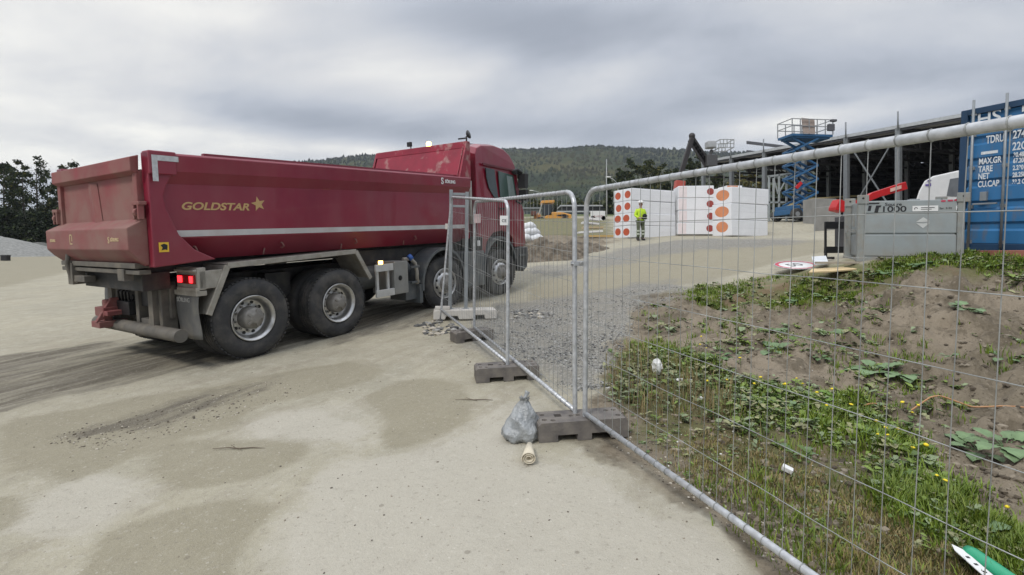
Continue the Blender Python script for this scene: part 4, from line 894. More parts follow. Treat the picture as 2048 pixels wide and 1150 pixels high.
def lying_sign():
    c = G(1592, 540); z = gz(c.x, c.y)
    t = thing('road_sign', 'round white and red road sign lying face up on the ground near the plywood', 'road sign', (c.x, c.y, z+.10)); t.rotation_euler = (math.radians(9), math.radians(-6), .2)
    r = .40; m = MB(); m.lathe([(0, 0), (r, 0), (r, .006), (0, .006)], n=40); m.build('disc', white, t)
    m = MB(); m.lathe([(r*.80, .007), (r*.99, .007), (r*.99, .009), (r*.80, .009)], n=40); m.build('red_ring', pm('sign_red', (.50, .03, .06), .45), t)
    text('lettering', '50', .34, black, t, Matrix.Translation((-.19, -.10, .008)), sx=.95)
    m = MB(); m.tube([(r*.99*math.cos(a), r*.99*math.sin(a), .003) for a in [k*PI/16 for k in range(32)]], .012, 6, closed=True); m.build('rim_edge', galv, t)
    c = G(1640, 535); t = thing('sign_board', 'white rectangular board lying aslant between the round sign and the plywood', 'board', (c.x, c.y, gz(c.x, c.y)+.14)); t.rotation_euler = (math.radians(14), math.radians(-4), -.5)
    m = MB(); m.bb(-.12, .12, -.30, .30, -.006, .006); m.build('board_face', pm('pale_board', (.60, .62, .64), .5), t)
    c = G(1660, 548); t = thing('plywood_sheet', 'pale yellow plywood sheet lying in the grass in front of the fuel tank', 'plywood', (c.x, c.y, gz(c.x, c.y)+.07)); t.rotation_euler = (math.radians(7), math.radians(-3), .10)
    m = MB(); m.prism([(-.52, -.16, 0), (-.1, -.2, 0), (.62, -.12, 0), (.66, .14, 0), (-.25, .12, 0)], (0, 0, .022)); m.build('sheet', pm('plywood', (.62, .48, .27), .7, var=.12, scale=5, stretch=(1, 6, 1)), t)
    c = G(1700, 531); t = thing('timber_batten', 'weathered grey batten lying behind the plywood sheet', 'batten', (c.x-.15, c.y, gz(c.x, c.y)+.05), .05); m = MB(); m.bb(-.48, .5, -.03, .03, -.02, .02); m.build('batten', pm('grey_wood', (.35, .31, .25), .8, var=.2, stretch=(1, 8, 8)), t, .003)
lying_sign()
def small_stuff():
    c = at(2010, 513, 8.55); t = thing('red_timber', 'red brown timber sleeper lying under the container edge', 'sleeper', c, -1.2); t.location.z = gzs(c.x, c.y)+.06
    m = MB(); m.bb(-.7, 1.3, -.08, .08, -.06, .07); m.build('sleeper', pm('red_wood', (.30, .12, .085), .8, var=.2), t, .01)
    # orange hose
    p = [G(x, y, .012) for x, y in ((1690, 812), (1740, 806), (1800, 799), (1860, 795), (1930, 793), (2000, 792), (2060, 791), (2160, 792))]
    o = Vector(p[0]); m = MB(); hp = []
    for a, b in zip(p, p[1:]): hp += [a.lerp(b, k/8) for k in range(8)]
    hz_ = [gzs(a.x, a.y) for a in hp]; hz_ = [max(hz_[max(0, i-3):i+4])+.008 for i in range(len(hp))]; hz_ = [sum(hz_[max(0, i-3):i+4])/len(hz_[max(0, i-3):i+4]) for i in range(len(hp))]
    m.tube([Vector((a.x, a.y, z))-o for a, z in zip(hp, hz_)], .007, 8) if True else m.tube([Vector((a.x, a.y, gzs(a.x, a.y)+.03))-o for a in p], .011, 8); h = m.build('orange_hose', pm('hose_orange', (.42, .22, .10), .5)); h.location = o; tag(h, 'thin orange hose lying across the bare soil behind the fence', 'hose')
    # green pipe and white strip bottom right
    a, b = G(1935, 1112, .03), G(2060, 1200, .03); a.z = gzs(a.x, a.y)+.02; b.z = gzs(b.x, b.y)+.02; d = (b-a).normalized(); m = MB(); pp = [a-a, a+d*.03-a, b+d*.3-a]; m.tube(pp, [.030, .036, .036], 18); h = m.build('green_pipe', pm('pipe_green', (.03, .32, .17), .35, var=.08)); h.location = a+Vector((0, 0, .035)); tag(h, 'smooth green plastic pipe end lying in the weeds by the fence', 'pipe')
    a, b = G(1905, 1108, .02), G(1985, 1180, .02); a.z = gzs(a.x, a.y)+.01; b.z = gzs(b.x, b.y)+.01; d = (b-a); s_ = d.cross(Vector((0, 0, 1))).normalized()*.022; t = thing('plastic_strip', 'white perforated plastic strip lying beside the green pipe', 'strip', a+Vector((0, 0, .05)))
    d2 = d.normalized()
    m = MB(); m.prism([s_*.2, d2*.04-s_, d*1.6-s_, d*1.6+s_, d2*.05+s_], (0, 0, .004)); m.build('strip', white, t)
    for k in range(6): m = MB(); c = d2*(.10+.05*k); m.bar(c-s_*.3+Vector((0, 0, .0052)), c+s_*.3+Vector((0, 0, .0052)), .012, .002); m.build('slot', black, t)
    # litter
    def crumple(name, label, px, py, sx_, sy_, sz_, mat, seed):
        c = G(px, py); R_ = random.Random(seed); m = MB(); nu, nv = 14, 9; vs = []; fs = []
        for i in range(nv+1):
            for j in range(nu):
                t_ = PI*i/nv; a = 2*PI*j/nu; k = R_.uniform(.72, 1.15); vs.append((sx_*k*math.sin(t_)*math.cos(a), sy_*k*math.sin(t_)*math.sin(a), sz_*(1+k*math.cos(t_))))
        for i in range(nv):
            for j in range(nu): fs.append((i*nu+j, i*nu+(j+1) % nu, (i+1)*nu+(j+1) % nu, (i+1)*nu+j))
        m.add(vs, fs); h = m.build(name, mat); h.location = (c.x, c.y, gzs(c.x, c.y)+.02); tag(h, label, 'litter'); return h
    pap = pm('tissue_white', (.72, .72, .70), .8, var=.06)
    crumple('crumpled_paper', 'crumpled white paper standing up in the dry weeds', 1314, 752, .055, .05, .085, pap, 3)
    crumple('torn_paper', 'flat torn white paper scrap beside the crumpled one', 1366, 765, .10, .03, .016, pap, 5)
    crumple('paper_scrap', 'tiny white paper scrap in the green weeds', 1402, 800, .022, .02, .016, pap, 8)
    crumple('gravel_scrap', 'small white scrap at the edge of the gravel', 1222, 780, .05, .014, .01, pap, 9)
    c = G(1575, 942); t = thing('foam_scrap', 'small white foam block lying in the mossy weeds', 'litter', (c.x, c.y, gzs(c.x, c.y)+.035)); t.rotation_euler = (.2, .35, -.5); m = MB(); m.bb(-.032, .032, -.02, .02, -.016, .016); m.build('foam', white, t, .004)
    wood = pm('twig', (.13, .10, .07), .8)
    for px, py, l, yaw, lab in ((478, 898, .40, .02, 'thin dry twig lying on the damp patch of sand'), (948, 801, .36, -.03, 'thin dry twig on the sand in front of the middle fence foot')):
        c = G(px, py); m = MB(); m.tube([(-l/2, 0, .008), (-l*.2, .01, .012), (.0, -.004, .01), (l*.25, .008, .012), (l/2, 0, .008)], [.002, .004, .005, .004, .002], 5); m.tube([(-.02, .0, .01), (-.08, .04, .02)], .002, 4); m.tube([(.0, .0, .01), (.03, -.03, .01)], .002, 4)
        h = m.build('twig', wood); h.location = (c.x, c.y, gzs(c.x, c.y)); h.rotation_euler[2] = yaw; tag(h, lab, 'twig')
small_stuff()

# ------------------------------------------------------------ person by the insulation stacks
def skinned(name, pts, edges, mat, parent, sub=2, root=0):
    me = D.meshes.new(name); me.from_pydata([p[:3] for p in pts], edges, []); o = D.objects.new(name, me); COL.objects.link(o); o.parent = parent
    sk = o.modifiers.new('skin', 'SKIN'); sk.use_smooth_shade = True
    for i, p in enumerate(pts): v = me.skin_vertices[0].data[i]; r = p[3]; v.radius = (r, r) if not isinstance(r, tuple) else r; v.use_root = (i == root)
    ss = o.modifiers.new('sub', 'SUBSURF'); ss.levels = sub; ss.render_levels = sub
    bpy.context.view_layer.update(); m2 = D.meshes.new_from_object(o.evaluated_get(bpy.context.evaluated_depsgraph_get())); o.modifiers.clear(); o.data = m2
    m2.materials.clear(); m2.materials.append(mat)
    for p in m2.polygons: p.use_smooth = True
    return o
def person():
    Y = 22.8; f = at(1281, 482, Y); z = gz(f.x, f.y)
    t = thing('person', 'worker in white helmet, yellow hi-vis jacket and dark trousers standing before the white insulation stacks', 'person', (f.x, f.y, z), .25)
    skin = pm('skin', (.36, .20, .15), .55, var=.05)
    # faces -y (towards the camera), weight on both feet, forearms bent holding a dark bundle at the waist
    P = [(0, 0, .93, .12), (0, 0, 1.12, .12), (0, 0, 1.32, .135), (0, -.01, 1.47, .07), (0, -.015, 1.54, .05), (0, -.025, 1.60, .072), (0, -.025, 1.68, .088), (0, -.015, 1.74, .078)]
    E_ = [(i, i+1) for i in range(7)]
    def arm(s_, pts_):
        b = len(P)
        for p in pts_: P.append(p)
        E_.append((2, b)); [E_.append((b+k, b+k+1)) for k in range(len(pts_)-1)]; return b+len(pts_)-1
    hl = arm(1, [(.17, 0, 1.40, .058), (.25, .02, 1.16, .044), (.19, -.17, 1.04, .034), (.13, -.22, 1.03, .030)])
    hr = arm(-1, [(-.17, 0, 1.40, .058), (-.27, .03, 1.16, .044), (-.20, -.14, 1.02, .034), (-.10, -.22, 1.0, .030)])
    def fing(h, s_):
        x, y, z_, _ = P[h]
        for k, l in enumerate((.055, .065, .06, .045)):
            b = len(P); dz = .024-.016*k; P.append((x-s_*.035, y-.03, z_+dz, .009)); P.append((x-s_*(.035+l*.6), y-.04, z_+dz-.01, .008)); P.append((x-s_*(.035+l*.75), y-.015, z_+dz-.02, .007)); E_.extend([(h, b), (b, b+1), (b+1, b+2)])
        b = len(P); P.append((x-s_*.01, y-.03, z_+.035, .010)); P.append((x-s_*.035, y-.055, z_+.045, .009)); E_.extend([(h, b), (b, b+1)])
    fing(hl, 1); fing(hr, -1)
    for s_, xf, yf in ((1, .13, .0), (-1, -.10, .04)):
        b = len(P); P.extend([(s_*.09, 0, .86, .092), (xf*.95, -.015, .48, .062), (xf, yf+.02, .10, .042), (xf+.01*s_, yf-.06, .04, .038), (xf+.02*s_, yf-.15, .03, .03)])
        E_.extend([(0, b), (b, b+1), (b+1, b+2), (b+2, b+3), (b+3, b+4)])
    body = skinned('body', P, E_, skin, t, 1)
    hv = pm('hi_vis', (.50, .72, .03), .7, var=.12, scale=14, bump=.01, bscale=12, emit=(.45, .7, .02), estr=.0)
    J = [(0, 0, .90, (.165, .13)), (0, 0, 1.08, (.18, .135)), (0, 0, 1.30, (.20, .14)), (0, -.005, 1.43, .115), (0, -.01, 1.49, .07)]
    JE = [(0, 1), (1, 2), (2, 3), (3, 4)]
    for s_ in (1, -1):
        b = len(J); J.extend([(s_*.185, 0, 1.385, .078), (s_*.265, .02, 1.15, .066), (s_*.20, -.12, 1.05, .052), (s_*.17, -.165, 1.035, .05)]); JE.extend([(2, b), (b, b+1), (b+1, b+2), (b+2, b+3)])
    skinned('jacket', J, JE, hv, t, 2, 1)
    tr = pm('work_trousers', (.085, .10, .06), .8, var=.25, scale=8); T_ = [(0, .0, .93, (.15, .12)), (.095, 0, .84, .108), (.125, -.015, .48, .082), (.13, .02, .12, .07), (-.095, 0, .84, .108), (-.11, -.01, .48, .082), (-.10, .05, .12, .07)]
    tro = skinned('trousers', T_, [(0, 1), (1, 2), (2, 3), (0, 4), (4, 5), (5, 6)], tr, t, 2)
    rs = pm('reflective_grey', (.42, .46, .38), .5, var=.1)
    for x, y, h_, r in ((.128, .01, .26, .086), (.126, 0, .40, .090), (-.105, .03, .26, .086), (-.108, .0, .40, .090)):
        m = MB(); m.lathe([(r, 0), (r+.004, .01), (r+.004, .06), (r, .07)], Matrix.Translation((x, y, h_)), 20); m.build('reflective_band', rs, t)
    m = MB(); m.lathe([(.20, 0), (.203, .06)], Matrix.Translation((0, 0, 1.0)) @ Matrix.Diagonal((1, .78, 1, 1)), 28); m.build('reflective_band', pm('hv_band', (.62, .68, .45), .4), t)
    for x in (.13, -.10):
        m = MB(); y0 = .02 if x > 0 else .05; m.ball((x, y0-.06, .045), (.055, .14, .055), 14, 8); m.cyl((x, y0+.02, .04), (x, y0+.02, .18), .062, .07); m.build('boot', black, t)
    m = MB(); m.ball((0, -.02, 1.735), (.125, .145, .105), 24, 10); m.v = [(x, y, max(z_, 1.715)) for x, y, z_ in m.v]; m.lathe([(.12, 0), (.142, .004), (.142, .010), (.12, .014)], Matrix.Translation((0, -.03, 1.712)) @ Matrix.Diagonal((1, 1.2, 1, 1)), 24); m.build('helmet', white, t)
    m = MB()
    for s_ in (1, -1): m.ball((s_*.033, -.103, 1.655), (.013, .008, .009), 8, 6)
    m.build('eyes', black, t)
    m = MB(); m.prism([(-.012, -.105, 1.63), (.012, -.105, 1.63), (.0, -.135, 1.622), (.0, -.108, 1.668)], (0, .004, 0)); m.build('nose', skin, t)
    m = MB(); m.ball((0, -.098, 1.592), (.025, .006, .006), 8, 6); m.build('mouth', pm('lips', (.22, .08, .07), .5), t)
    m = MB()
    for s_ in (1, -1): m.ball((s_*.088, -.02, 1.645), (.012, .02, .03), 8, 6)
    m.build('ears', skin, t)
    b = thing('work_bundle', 'dark jacket bundle held at the waist by the worker', 'bundle', (f.x, f.y, z), .25)
    m = MB(); m.ball((.07, -.26, 1.10), (.11, .08, .11), 14, 8); m.ball((.05, -.25, .99), (.14, .09, .05), 14, 8); m.build('cloth', pm('dark_cloth', (.012, .013, .014), .9, var=.3, bump=.01, bscale=14), b)
    m = MB(); m.ball((.05, -.30, 1.02), (.11, .05, .018), 12, 6); m.build('grey_strap', rs, b)
person()

# ------------------------------------------------------------ insulation packs
pack_w = pm('foam_white', (.74, .75, .77), .42, var=.04, scale=2, bump=.02, bscale=3.5); org = pm('pack_orange', (.46, .085, .035), .5, var=.1, scale=4); orgp = pm('pack_pale_orange', (.62, .24, .11), .5, var=.1, scale=3); pinkf = pm('pack_fade', (.74, .58, .56), .5, var=.1, scale=3)
def pack_proto(w, l, h, spots, spotmat, ry):
    t = thing('insulation_pack', '', 'insulation pack'); m = MB(); m.bb(0, l, 0, w, .006, h-.006); m.build('wrapped_block', pack_w, t, .03)
    for (y, z, r) in spots:
        m = MB(); m.lathe([(0, 0), (r, 0)], Matrix.Translation((-.004, y, z)) @ Matrix.Rotation(-PI/2, 4, 'Y') @ Matrix.Diagonal((1, ry, 1, 1)), 26); m.build('round_mark', spotmat, t)
    m = MB(); m.bb(.04, l-.04, -.003, .0, h*.49, h*.505); m.build('film_seam', pm('seam', (.66, .67, .69), .5), t)
    return t
def stack_packs(px, py, Y, yaw, cols, rows, w, l, h, mat, r, ry, who, pile):
    c = at(px, py, Y); z = min(gz(c.x, c.y), gz(c.x+l*math.cos(yaw), c.y+l*math.sin(yaw)))-.02; pr = pack_proto(w, l, h, [(w*.5, h*.52, r)], mat, ry)
    ordn = ['bottom', 'second', 'third', 'fourth']; first = True
    for i in range(cols):
        for k in range(rows):
            o = pr if first else copy_tree(pr); first = False
            jx, jy = random.uniform(-.03, .03), random.uniform(-.02, .02); e = Vector((-math.sin(yaw), math.cos(yaw), 0)); d = Vector((math.cos(yaw), math.sin(yaw), 0))
            p = Vector((c.x, c.y, z+.06))+e*(i*(w+.02)+jy)+d*jx+Vector((0, 0, k*h)); o.location = p; o.rotation_euler = (random.uniform(-.004, .004), random.uniform(-.006, .006), yaw+random.uniform(-.012, .012))
            for ch in o.children:
                if ch.name.startswith('round_mark'): ch.location = (0, random.uniform(-.05, .05)*w, random.uniform(-.05, .05)); ch.scale = (1, random.uniform(.88, 1.05), 1)
            lev = ordn[k] if k < rows-1 else 'top'; tag(o, who(i, lev), 'insulation pack', pile)
A_ = math.radians(26)
stack_packs(1263, 478, 24, A_, 2, 4, .68, 2.8, .60, org, .18, 1.3, lambda i, l: f'white insulation pack with dark orange mark, {l} of the {"inner" if i == 0 else "outer"} column behind the worker', 'insulation packs behind the worker')
def mid_packs():
    pr = thing('insulation_pack', '', 'insulation pack'); l, w, h = 1.72, 1.2, .61
    m = MB(); m.bb(0, l, 0, w, .006, h-.006); m.build('wrapped_block', pack_w, pr, .03)
    m = MB(); m.bb(.03, .42, -.004, -.001, .04, h-.04); m.build('pink_print', pm('pack_pink', (.74, .66, .66), .5, var=.08, scale=3), pr)
    m = MB(); m.lathe([(0, 0), (.17, 0)], Matrix.Translation((l-.17, -.005, h*.5)) @ Matrix.Rotation(PI/2, 4, 'X'), 26); m.build('round_mark', pm('mark_red_shaded', (.30, .05, .04), .5), pr)  # mark painted darker: the shade on it is in its colour
    c = at(1356, 472, 25.0); z = gz(c.x, c.y); a = math.radians(-6)
    for k in range(4):
        o = pr if k == 0 else copy_tree(pr); o.location = (c.x+random.uniform(-.02, .02), c.y, z+.05+k*h); o.rotation_euler = (0, 0, a+random.uniform(-.01, .01))
        tag(o, f'white insulation pack with pink end, {["bottom", "second", "third", "top"][k]} layer of the middle stack', 'insulation pack', 'insulation packs in the middle stack')
mid_packs()
stack_packs(1463, 477, 23.8, math.radians(25), 1, 3, 1.15, 2.55, .785, orgp, .26, 1.55, lambda i, l: f'large white insulation pack with pale orange round mark, {l} of the right stack', 'insulation packs in the right stack')
def top_pack():
    t = thing('insulation_pack', 'white insulation pack with orange edge, lying on top behind the right stack', 'insulation pack', at(1458, 478, 26.6), .1, 'insulation packs in the right stack')
    z = gz(t.location.x, t.location.y); t.location.z = z
    m = MB(); m.bb(-.1, .75, 0, 1, 0, 2.55); m.build('wrapped_block', pack_w, t, .03); m = MB(); m.bb(-.1, .5, -.004, -.001, 2.43, 2.54); m.build('orange_edge', orgp, t)
top_pack()

# ------------------------------------------------------------ machines
def scissor():
    Y = 32.0; b = at(1600, 441, Y); z0 = gz(b.x, b.y); s = Y/FP
    t = thing('scissor_lift', 'blue scissor lift raised high in front of the steel hall', 'scissor lift', (b.x, b.y, z0), .12)
    bl = pm('lift_blue', (.022, .10, .22), .5, var=.15); gr = pm('lift_grey', (.25, .26, .27), .5)
    m = MB(); m.bb(-1.25, 1.15, -.8, .8, .35, .66); m.bb(-1.15, -.6, -.85, .85, .66, .92); m.bb(.3, 1.1, -.85, .85, .60, .85); m.build('chassis', bl, t, .03)
    for x in (-.95, .9):
        for y in (-.95, .95):
            m = MB(); m.cyl((x, y-.12, .36), (x, y+.12, .36), .36, n=24); w = m.build('wheel', rubber, t, .03); m = MB(); m.cyl((x, y-.135, .36), (x, y+.135, .36), .15, n=16); m.build('rim', gr, w)
    n = 5; zt = at(1610, 279, Y).z-z0; z1 = .95; dh = (zt-z1)/n; hw = .78
    for k in range(n):
        za, zb = z1+k*dh, z1+(k+1)*dh
        for y, q in ((-.55, 1), (-.42, -1), (.42, -1), (.55, 1)):
            m = MB(); m.bar((-hw*q, y, za+.05), (hw*q, y, zb-.05), .10, .20, up=(0, 1, 0)); m.build('scissor_arm', bl, t, .006)
        for x_, z_ in ((-hw, zb), (hw, zb), (0, (za+zb)/2)): m = MB(); m.cyl((x_, -.6, z_), (x_, .6, z_), .05); m.build('cross_shaft', bl, t)
    m = MB(); m.cyl((-.5, 0, z1+dh*.6), (.45, 0, z1+dh*1.9), .08, n=12); m.cyl((.5, 0, z1+dh*2.2), (-.45, 0, z1+dh*3.4), .08, n=12); m.build('lift_cylinder', gr, t)
    m = MB(); m.box((-.55, -.62, z1+dh*1.45), (.5, .1, .18), Matrix.Rotation(-.8, 3, 'Y')); m.build('red_box', redp, t)
    # platform slewed a little and longer than the base
    p = MB(); p.bb(-1.05, 1.72, -.7, .7, zt+.05, zt+.20); p.bb(-.9, 1.6, -.6, .6, zt-.05, zt+.05); pl = p.build('platform', bl, t, .01)
    p = MB(); rh = .92; zc = zt+.2
    for (xa, ya), (xb, yb) in (((-1.05, -.7), (1.72, -.7)), ((1.72, -.7), (1.72, .7)), ((1.72, .7), (-1.05, .7)), ((-1.05, .7), (-1.05, -.7))):
        for h_ in (rh, rh*.52): p.bar((xa, ya, zc+h_), (xb, yb, zc+h_), .045, .045)
    for x in (-1.05, -.5, .1, .65, 1.2, 1.72):
        for y in (-.7, .7): p.bar((x, y, zc), (x, y, zc+rh), .045, .045)
    p.build('guard_rail', gr, pl)
    p = MB(); p.prism([(-.35, -.78, zc), (-.55+.3, -.5, zc+1.05), (.62, -.5, zc+.98), (.45, -.78, zc)], (0, .05, 0)); p.build('leaning_board', pm('cardboard', (.26, .21, .18), .8), pl)
    p = MB(); p.bb(1.3, 1.7, -.9, -.7, zc+.2, zc+.62); p.bb(1.5, 1.85, -.9, -.7, zc+.78, zc+.92); p.build('control_box', pm('dk', (.08, .08, .09)), pl, .02)
scissor()
def boom_lift():
    Y = 40.0; o = Vector(at(1370, 372, Y)); z0 = gz(o.x, o.y); b = Vector((o.x, o.y, z0)); t = thing('boom_lift', 'black articulated boom lift with basket folded over the left end of the hall', 'boom lift', b)
    q = lambda px, py: Vector(at(px, py, Y))-b
    blk = pm('boom_black', (.028, .024, .024), .5, var=.2)
    m = MB(); m.bar(q(1354, 372), q(1384, 276), .34, .36, up=(0, 1, 0)); m.build('lower_boom', blk, t, .03)
    m = MB(); e = q(1384, 272); m.ball(e, (.26, .22, .26), 12, 8); m.build('elbow', blk, t)
    m = MB(); d1, d2 = q(1382, 278), q(1419, 334); u = (d2-d1).normalized(); nrm = Vector((-u.z, 0, u.x))*.16
    for s_ in (1, -1): m.bar(d1+nrm*s_, d2+nrm*s_, .30, .12, up=(0, 1, 0))
    for k in range(8): c = d1+(d2-d1)*((k+.5)/8); m.bar(c-nrm, c+nrm, .28, .12, up=(0, 1, 0))
    m.build('upper_boom', blk, t)
    m = MB(); m.box(q(1421, 322), (.85, .8, .9)); m.bar(q(1412, 328), q(1424, 300), .25, .25, up=(0, 1, 0)); m.build('boom_head', pm('boom_dark_grey', (.07, .07, .072), .6), t, .05)
    m = MB(); m.box(q(1421, 290), (.68, .8, .55)); m.build('control_box', pm('lift_light_grey', (.36, .37, .38), .6), t, .08)
    m = MB(); a, c = q(1432, 299), q(1459, 299)
    for y in (-.8, .8):
        for h_ in (0, .3, .62): m.bar((a.x, y, a.z+h_), (c.x, y, a.z+h_), .05, .05)
        for k in range(5): x = a.x+(c.x-a.x)*k/4; m.bar((x, y, a.z), (x, y, a.z+.62), .05, .05)
    for x in (a.x, c.x): m.bar((x, -.8, a.z+.62), (x, .8, a.z+.62), .05, .05); m.bar((x, -.8, a.z), (x, .8, a.z), .05, .05)
    m.build('basket', pm('basket_grey', (.33, .34, .34), .6), t)
    m = MB(); m.bb(-1.0, 1.6, -1.1, 1.1, .45, 1.2); m.bb(-1.4, .9, -.9, .9, 1.2, 2.0); m.build('chassis', blk, t, .08)
    m = MB(); m.bar(q(1356, 398), q(1360, 362), .75, .6, up=(0, 1, 0)); m.build('turret', pm('turret_red', (.42, .08, .06), .5), t, .05)
    for x in (-.9, 1.3):
        for y in (-1.15, 1.15): m = MB(); m.cyl((x, y-.2, .5), (x, y+.2, .5), .5, n=20); m.build('wheel', rubber, t, .05)
boom_lift()
def loader():
    Y = 60.0; o = Vector(at(1108, 440, Y)); z0 = gz(o.x, o.y); b = Vector((o.x, o.y, max(z0, o.z-.6))); t = thing('wheel_loader', 'yellow wheel loader with dark cab parked beyond the grass bank', 'wheel loader', (o.x, o.y, z0)); b = Vector((o.x, o.y, z0))
    q = lambda px, py: Vector(at(px, py, Y))-b
    ye = pm('machine_yellow', (.62, .30, .06), .45, var=.1); dk = pm('machine_glass', (.03, .035, .04), .2)
    m = MB(); m.prism([q(1104, 424), q(1124, 424), q(1143, 429), q(1143, 442), q(1086, 442), q(1088, 434)], (0, 2.2, 0)); m.build('body', ye, t, .08)
    m = MB(); m.prism([q(1085, 431), q(1086, 409), q(1104, 408), q(1104, 431)], (0, 1.7, 0)); cabn = m.build('cab', dk, t, .05)
    m = MB(); m.prism([q(1081, 404), q(1084, 401), q(1109, 400), q(1109, 405), q(1082, 407)], (0, 1.9, 0)); m.build('cab_roof', ye, cabn, .05)
    m = MB(); m.bar(q(1084, 406), q(1077, 430), .12, .10); m.build('cab_pillar', pm('cream_pillar', (.5, .48, .42), .5), cabn)
    m = MB(); m.prism([q(1112, 430), q(1130, 428), q(1138, 432), q(1134, 434), q(1116, 432)], (0, -.03, 0)); m.build('side_decal', black, t)
    m = MB(); m.prism([q(1068, 432), q(1078, 425), q(1083, 432), q(1082, 444), q(1070, 445)], (0, 2.4, 0)); m.build('bucket_arm', pm('machine_orange', (.5, .20, .05), .5), t, .06)
    m = MB(); m.box(q(1067, 427), (.6, 1.2, .5)); m.build('bucket', pm('rust', (.12, .05, .035), .7), t, .05)
    for px in (1082, 1130):
        c = q(px, 446); m = MB(); m.cyl((c.x, -.1, c.z), (c.x, .45, c.z), .75, n=24); m.build('wheel', rubber, t, .06)
loader()

# ------------------------------------------------------------ steel hall
def hall():
    xv = 600.0; Y0 = 30.0; k0 = (1797-1024)/FP*Y0; sl_ = (xv-1024)/FP
    def ptY(px): c = k0-sl_*Y0; return c/((px-1024)/FP-sl_)           # where the column line meets that photo column
    def L(px): Y = ptY(px); return Vector(((px-1024)/FP*Y, Y, 0))
    d = Vector((sl_, 1, 0)).normalized(); nrm = Vector((-d.y, d.x, 0)) if False else Vector((d.y, -d.x, 0))   # towards +x, into the hall
    base = L(1797); t = thing('steel_hall', 'unfinished steel hall with grey columns, cross braces and long flat roof', 'building', (base.x, base.y, 0)); o = Vector((base.x, base.y, 0))
    stl = pm('hall_steel', (.20, .215, .225), .5, .2, var=.1); dk = pm('hall_steel_shaded', (.045, .045, .05), .6, var=.2); deck = pm('roof_deck', (.40, .41, .42), .6, .1, var=.08, stretch=(3, .2, 1)); edge = pm('roof_edge', (.42, .44, .45), .5, .1)  # the dark steel copy holds the shade under the roof in its colour
    def eave(px): Y = ptY(px); ey = 264-.178*(px-1797)-8; return CH+(HZ-ey)/FP*Y
    cols = [1797, 1693, 1608, 1529, 1463, 1407]
    a = L(2070); b = L(1404); ha, hb = eave(2070), eave(1404); hh = (eave(1797)+eave(1529))/2; W = 26.0
    # roof: rises gently away from the open side
    m = MB(); rise = 1.5
    for (off, th, mt) in ((0, .14, 0),):
        vs = [a-o+Vector((0, 0, ha)), b-o+Vector((0, 0, hb)), b-o+nrm*W+Vector((0, 0, hb+rise)), a-o+nrm*W+Vector((0, 0, ha+rise))]
        m.prism(vs, (0, 0, .16), 0)
    m.build('roof', deck, t)
    m = MB(); m.bar(a-o+Vector((0, 0, ha+.06))-nrm*.06, b-o+Vector((0, 0, hb+.06))-nrm*.06, .12, .20); m.build('roof_edge', edge, t)
    hz = lambda px, e=0: Vector((L(px).x-o.x, L(px).y-o.y, eave(px)+e))
    for px in cols:
        p = L(px)-o; zb = gz(p.x+o.x, p.y+o.y)-.1; m = MB(); m.bar((p.x, p.y, zb), (p.x, p.y, eave(px)), .26, .26, up=(d.x, d.y, 0)); m.build('column', stl, t)
        m = MB(); m.cyl((p.x-.15, p.y-.15, eave(px)-.1), (p.x-.15, p.y-.15, eave(px)+.95), .045, n=8); m.build('edge_post', stl, t)
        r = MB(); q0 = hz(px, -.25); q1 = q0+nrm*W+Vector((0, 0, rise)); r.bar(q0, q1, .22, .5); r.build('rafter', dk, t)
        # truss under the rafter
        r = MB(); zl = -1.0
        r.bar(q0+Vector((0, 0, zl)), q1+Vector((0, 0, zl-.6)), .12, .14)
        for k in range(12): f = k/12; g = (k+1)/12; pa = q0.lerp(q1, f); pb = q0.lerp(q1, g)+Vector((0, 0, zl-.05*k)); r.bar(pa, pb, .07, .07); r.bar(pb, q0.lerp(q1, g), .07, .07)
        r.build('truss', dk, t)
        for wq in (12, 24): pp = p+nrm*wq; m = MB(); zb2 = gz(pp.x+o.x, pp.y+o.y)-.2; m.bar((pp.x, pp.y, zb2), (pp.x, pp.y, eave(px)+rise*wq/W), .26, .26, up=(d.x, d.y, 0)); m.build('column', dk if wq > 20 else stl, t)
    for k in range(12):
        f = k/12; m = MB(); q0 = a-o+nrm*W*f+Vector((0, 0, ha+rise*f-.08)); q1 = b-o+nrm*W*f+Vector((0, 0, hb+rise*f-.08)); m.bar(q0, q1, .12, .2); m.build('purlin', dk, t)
    # back wall rails, shade in their colour, and partly clad far side
    pa = a-o+nrm*24.3; pb = b-o+nrm*24.3
    for h_ in (.4, 1.2, 2.0, 2.8, 3.6, 4.4, 5.2):
        m = MB(); za, zb = gz(a.x, a.y)+h_*1.1, gz(b.x, b.y)+h_*.9; m.bar((pa.x, pa.y, za), (pb.x, pb.y, zb), .1, .22); m.build('wall_rail', dk, t)
    m = MB(); m.bar(L(1693)-o+Vector((0, 0, eave(1693)-.2)), L(1797)-o+Vector((0, 0, gz(*(L(1797)[:2])))), .07, .07); m.bar(L(1797)-o+Vector((0, 0, eave(1797)-.2)), L(1693)-o+Vector((0, 0, gz(*(L(1693)[:2])))), .07, .07); m.build('cross_brace', stl, t)
    # near-black walls added to darken the hall inside; the shade is in their colour
    m = MB(); e0 = L(2070)-o; zb = gz(a.x, a.y)
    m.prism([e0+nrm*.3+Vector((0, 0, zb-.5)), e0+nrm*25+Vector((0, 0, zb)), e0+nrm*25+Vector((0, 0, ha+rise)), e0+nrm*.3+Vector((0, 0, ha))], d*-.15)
    m.build('gable_wall', pm('gable_shade', (.035, .037, .045), .7, var=.2, stretch=(1, 1, 6)), t)
    rw = pm('rear_shade', (.028, .028, .034), .7, var=.5, scale=1.5, stretch=(1, 1, 7)); zr_ = gz(b.x, b.y)  # rear and end walls: interior shade put into the colour
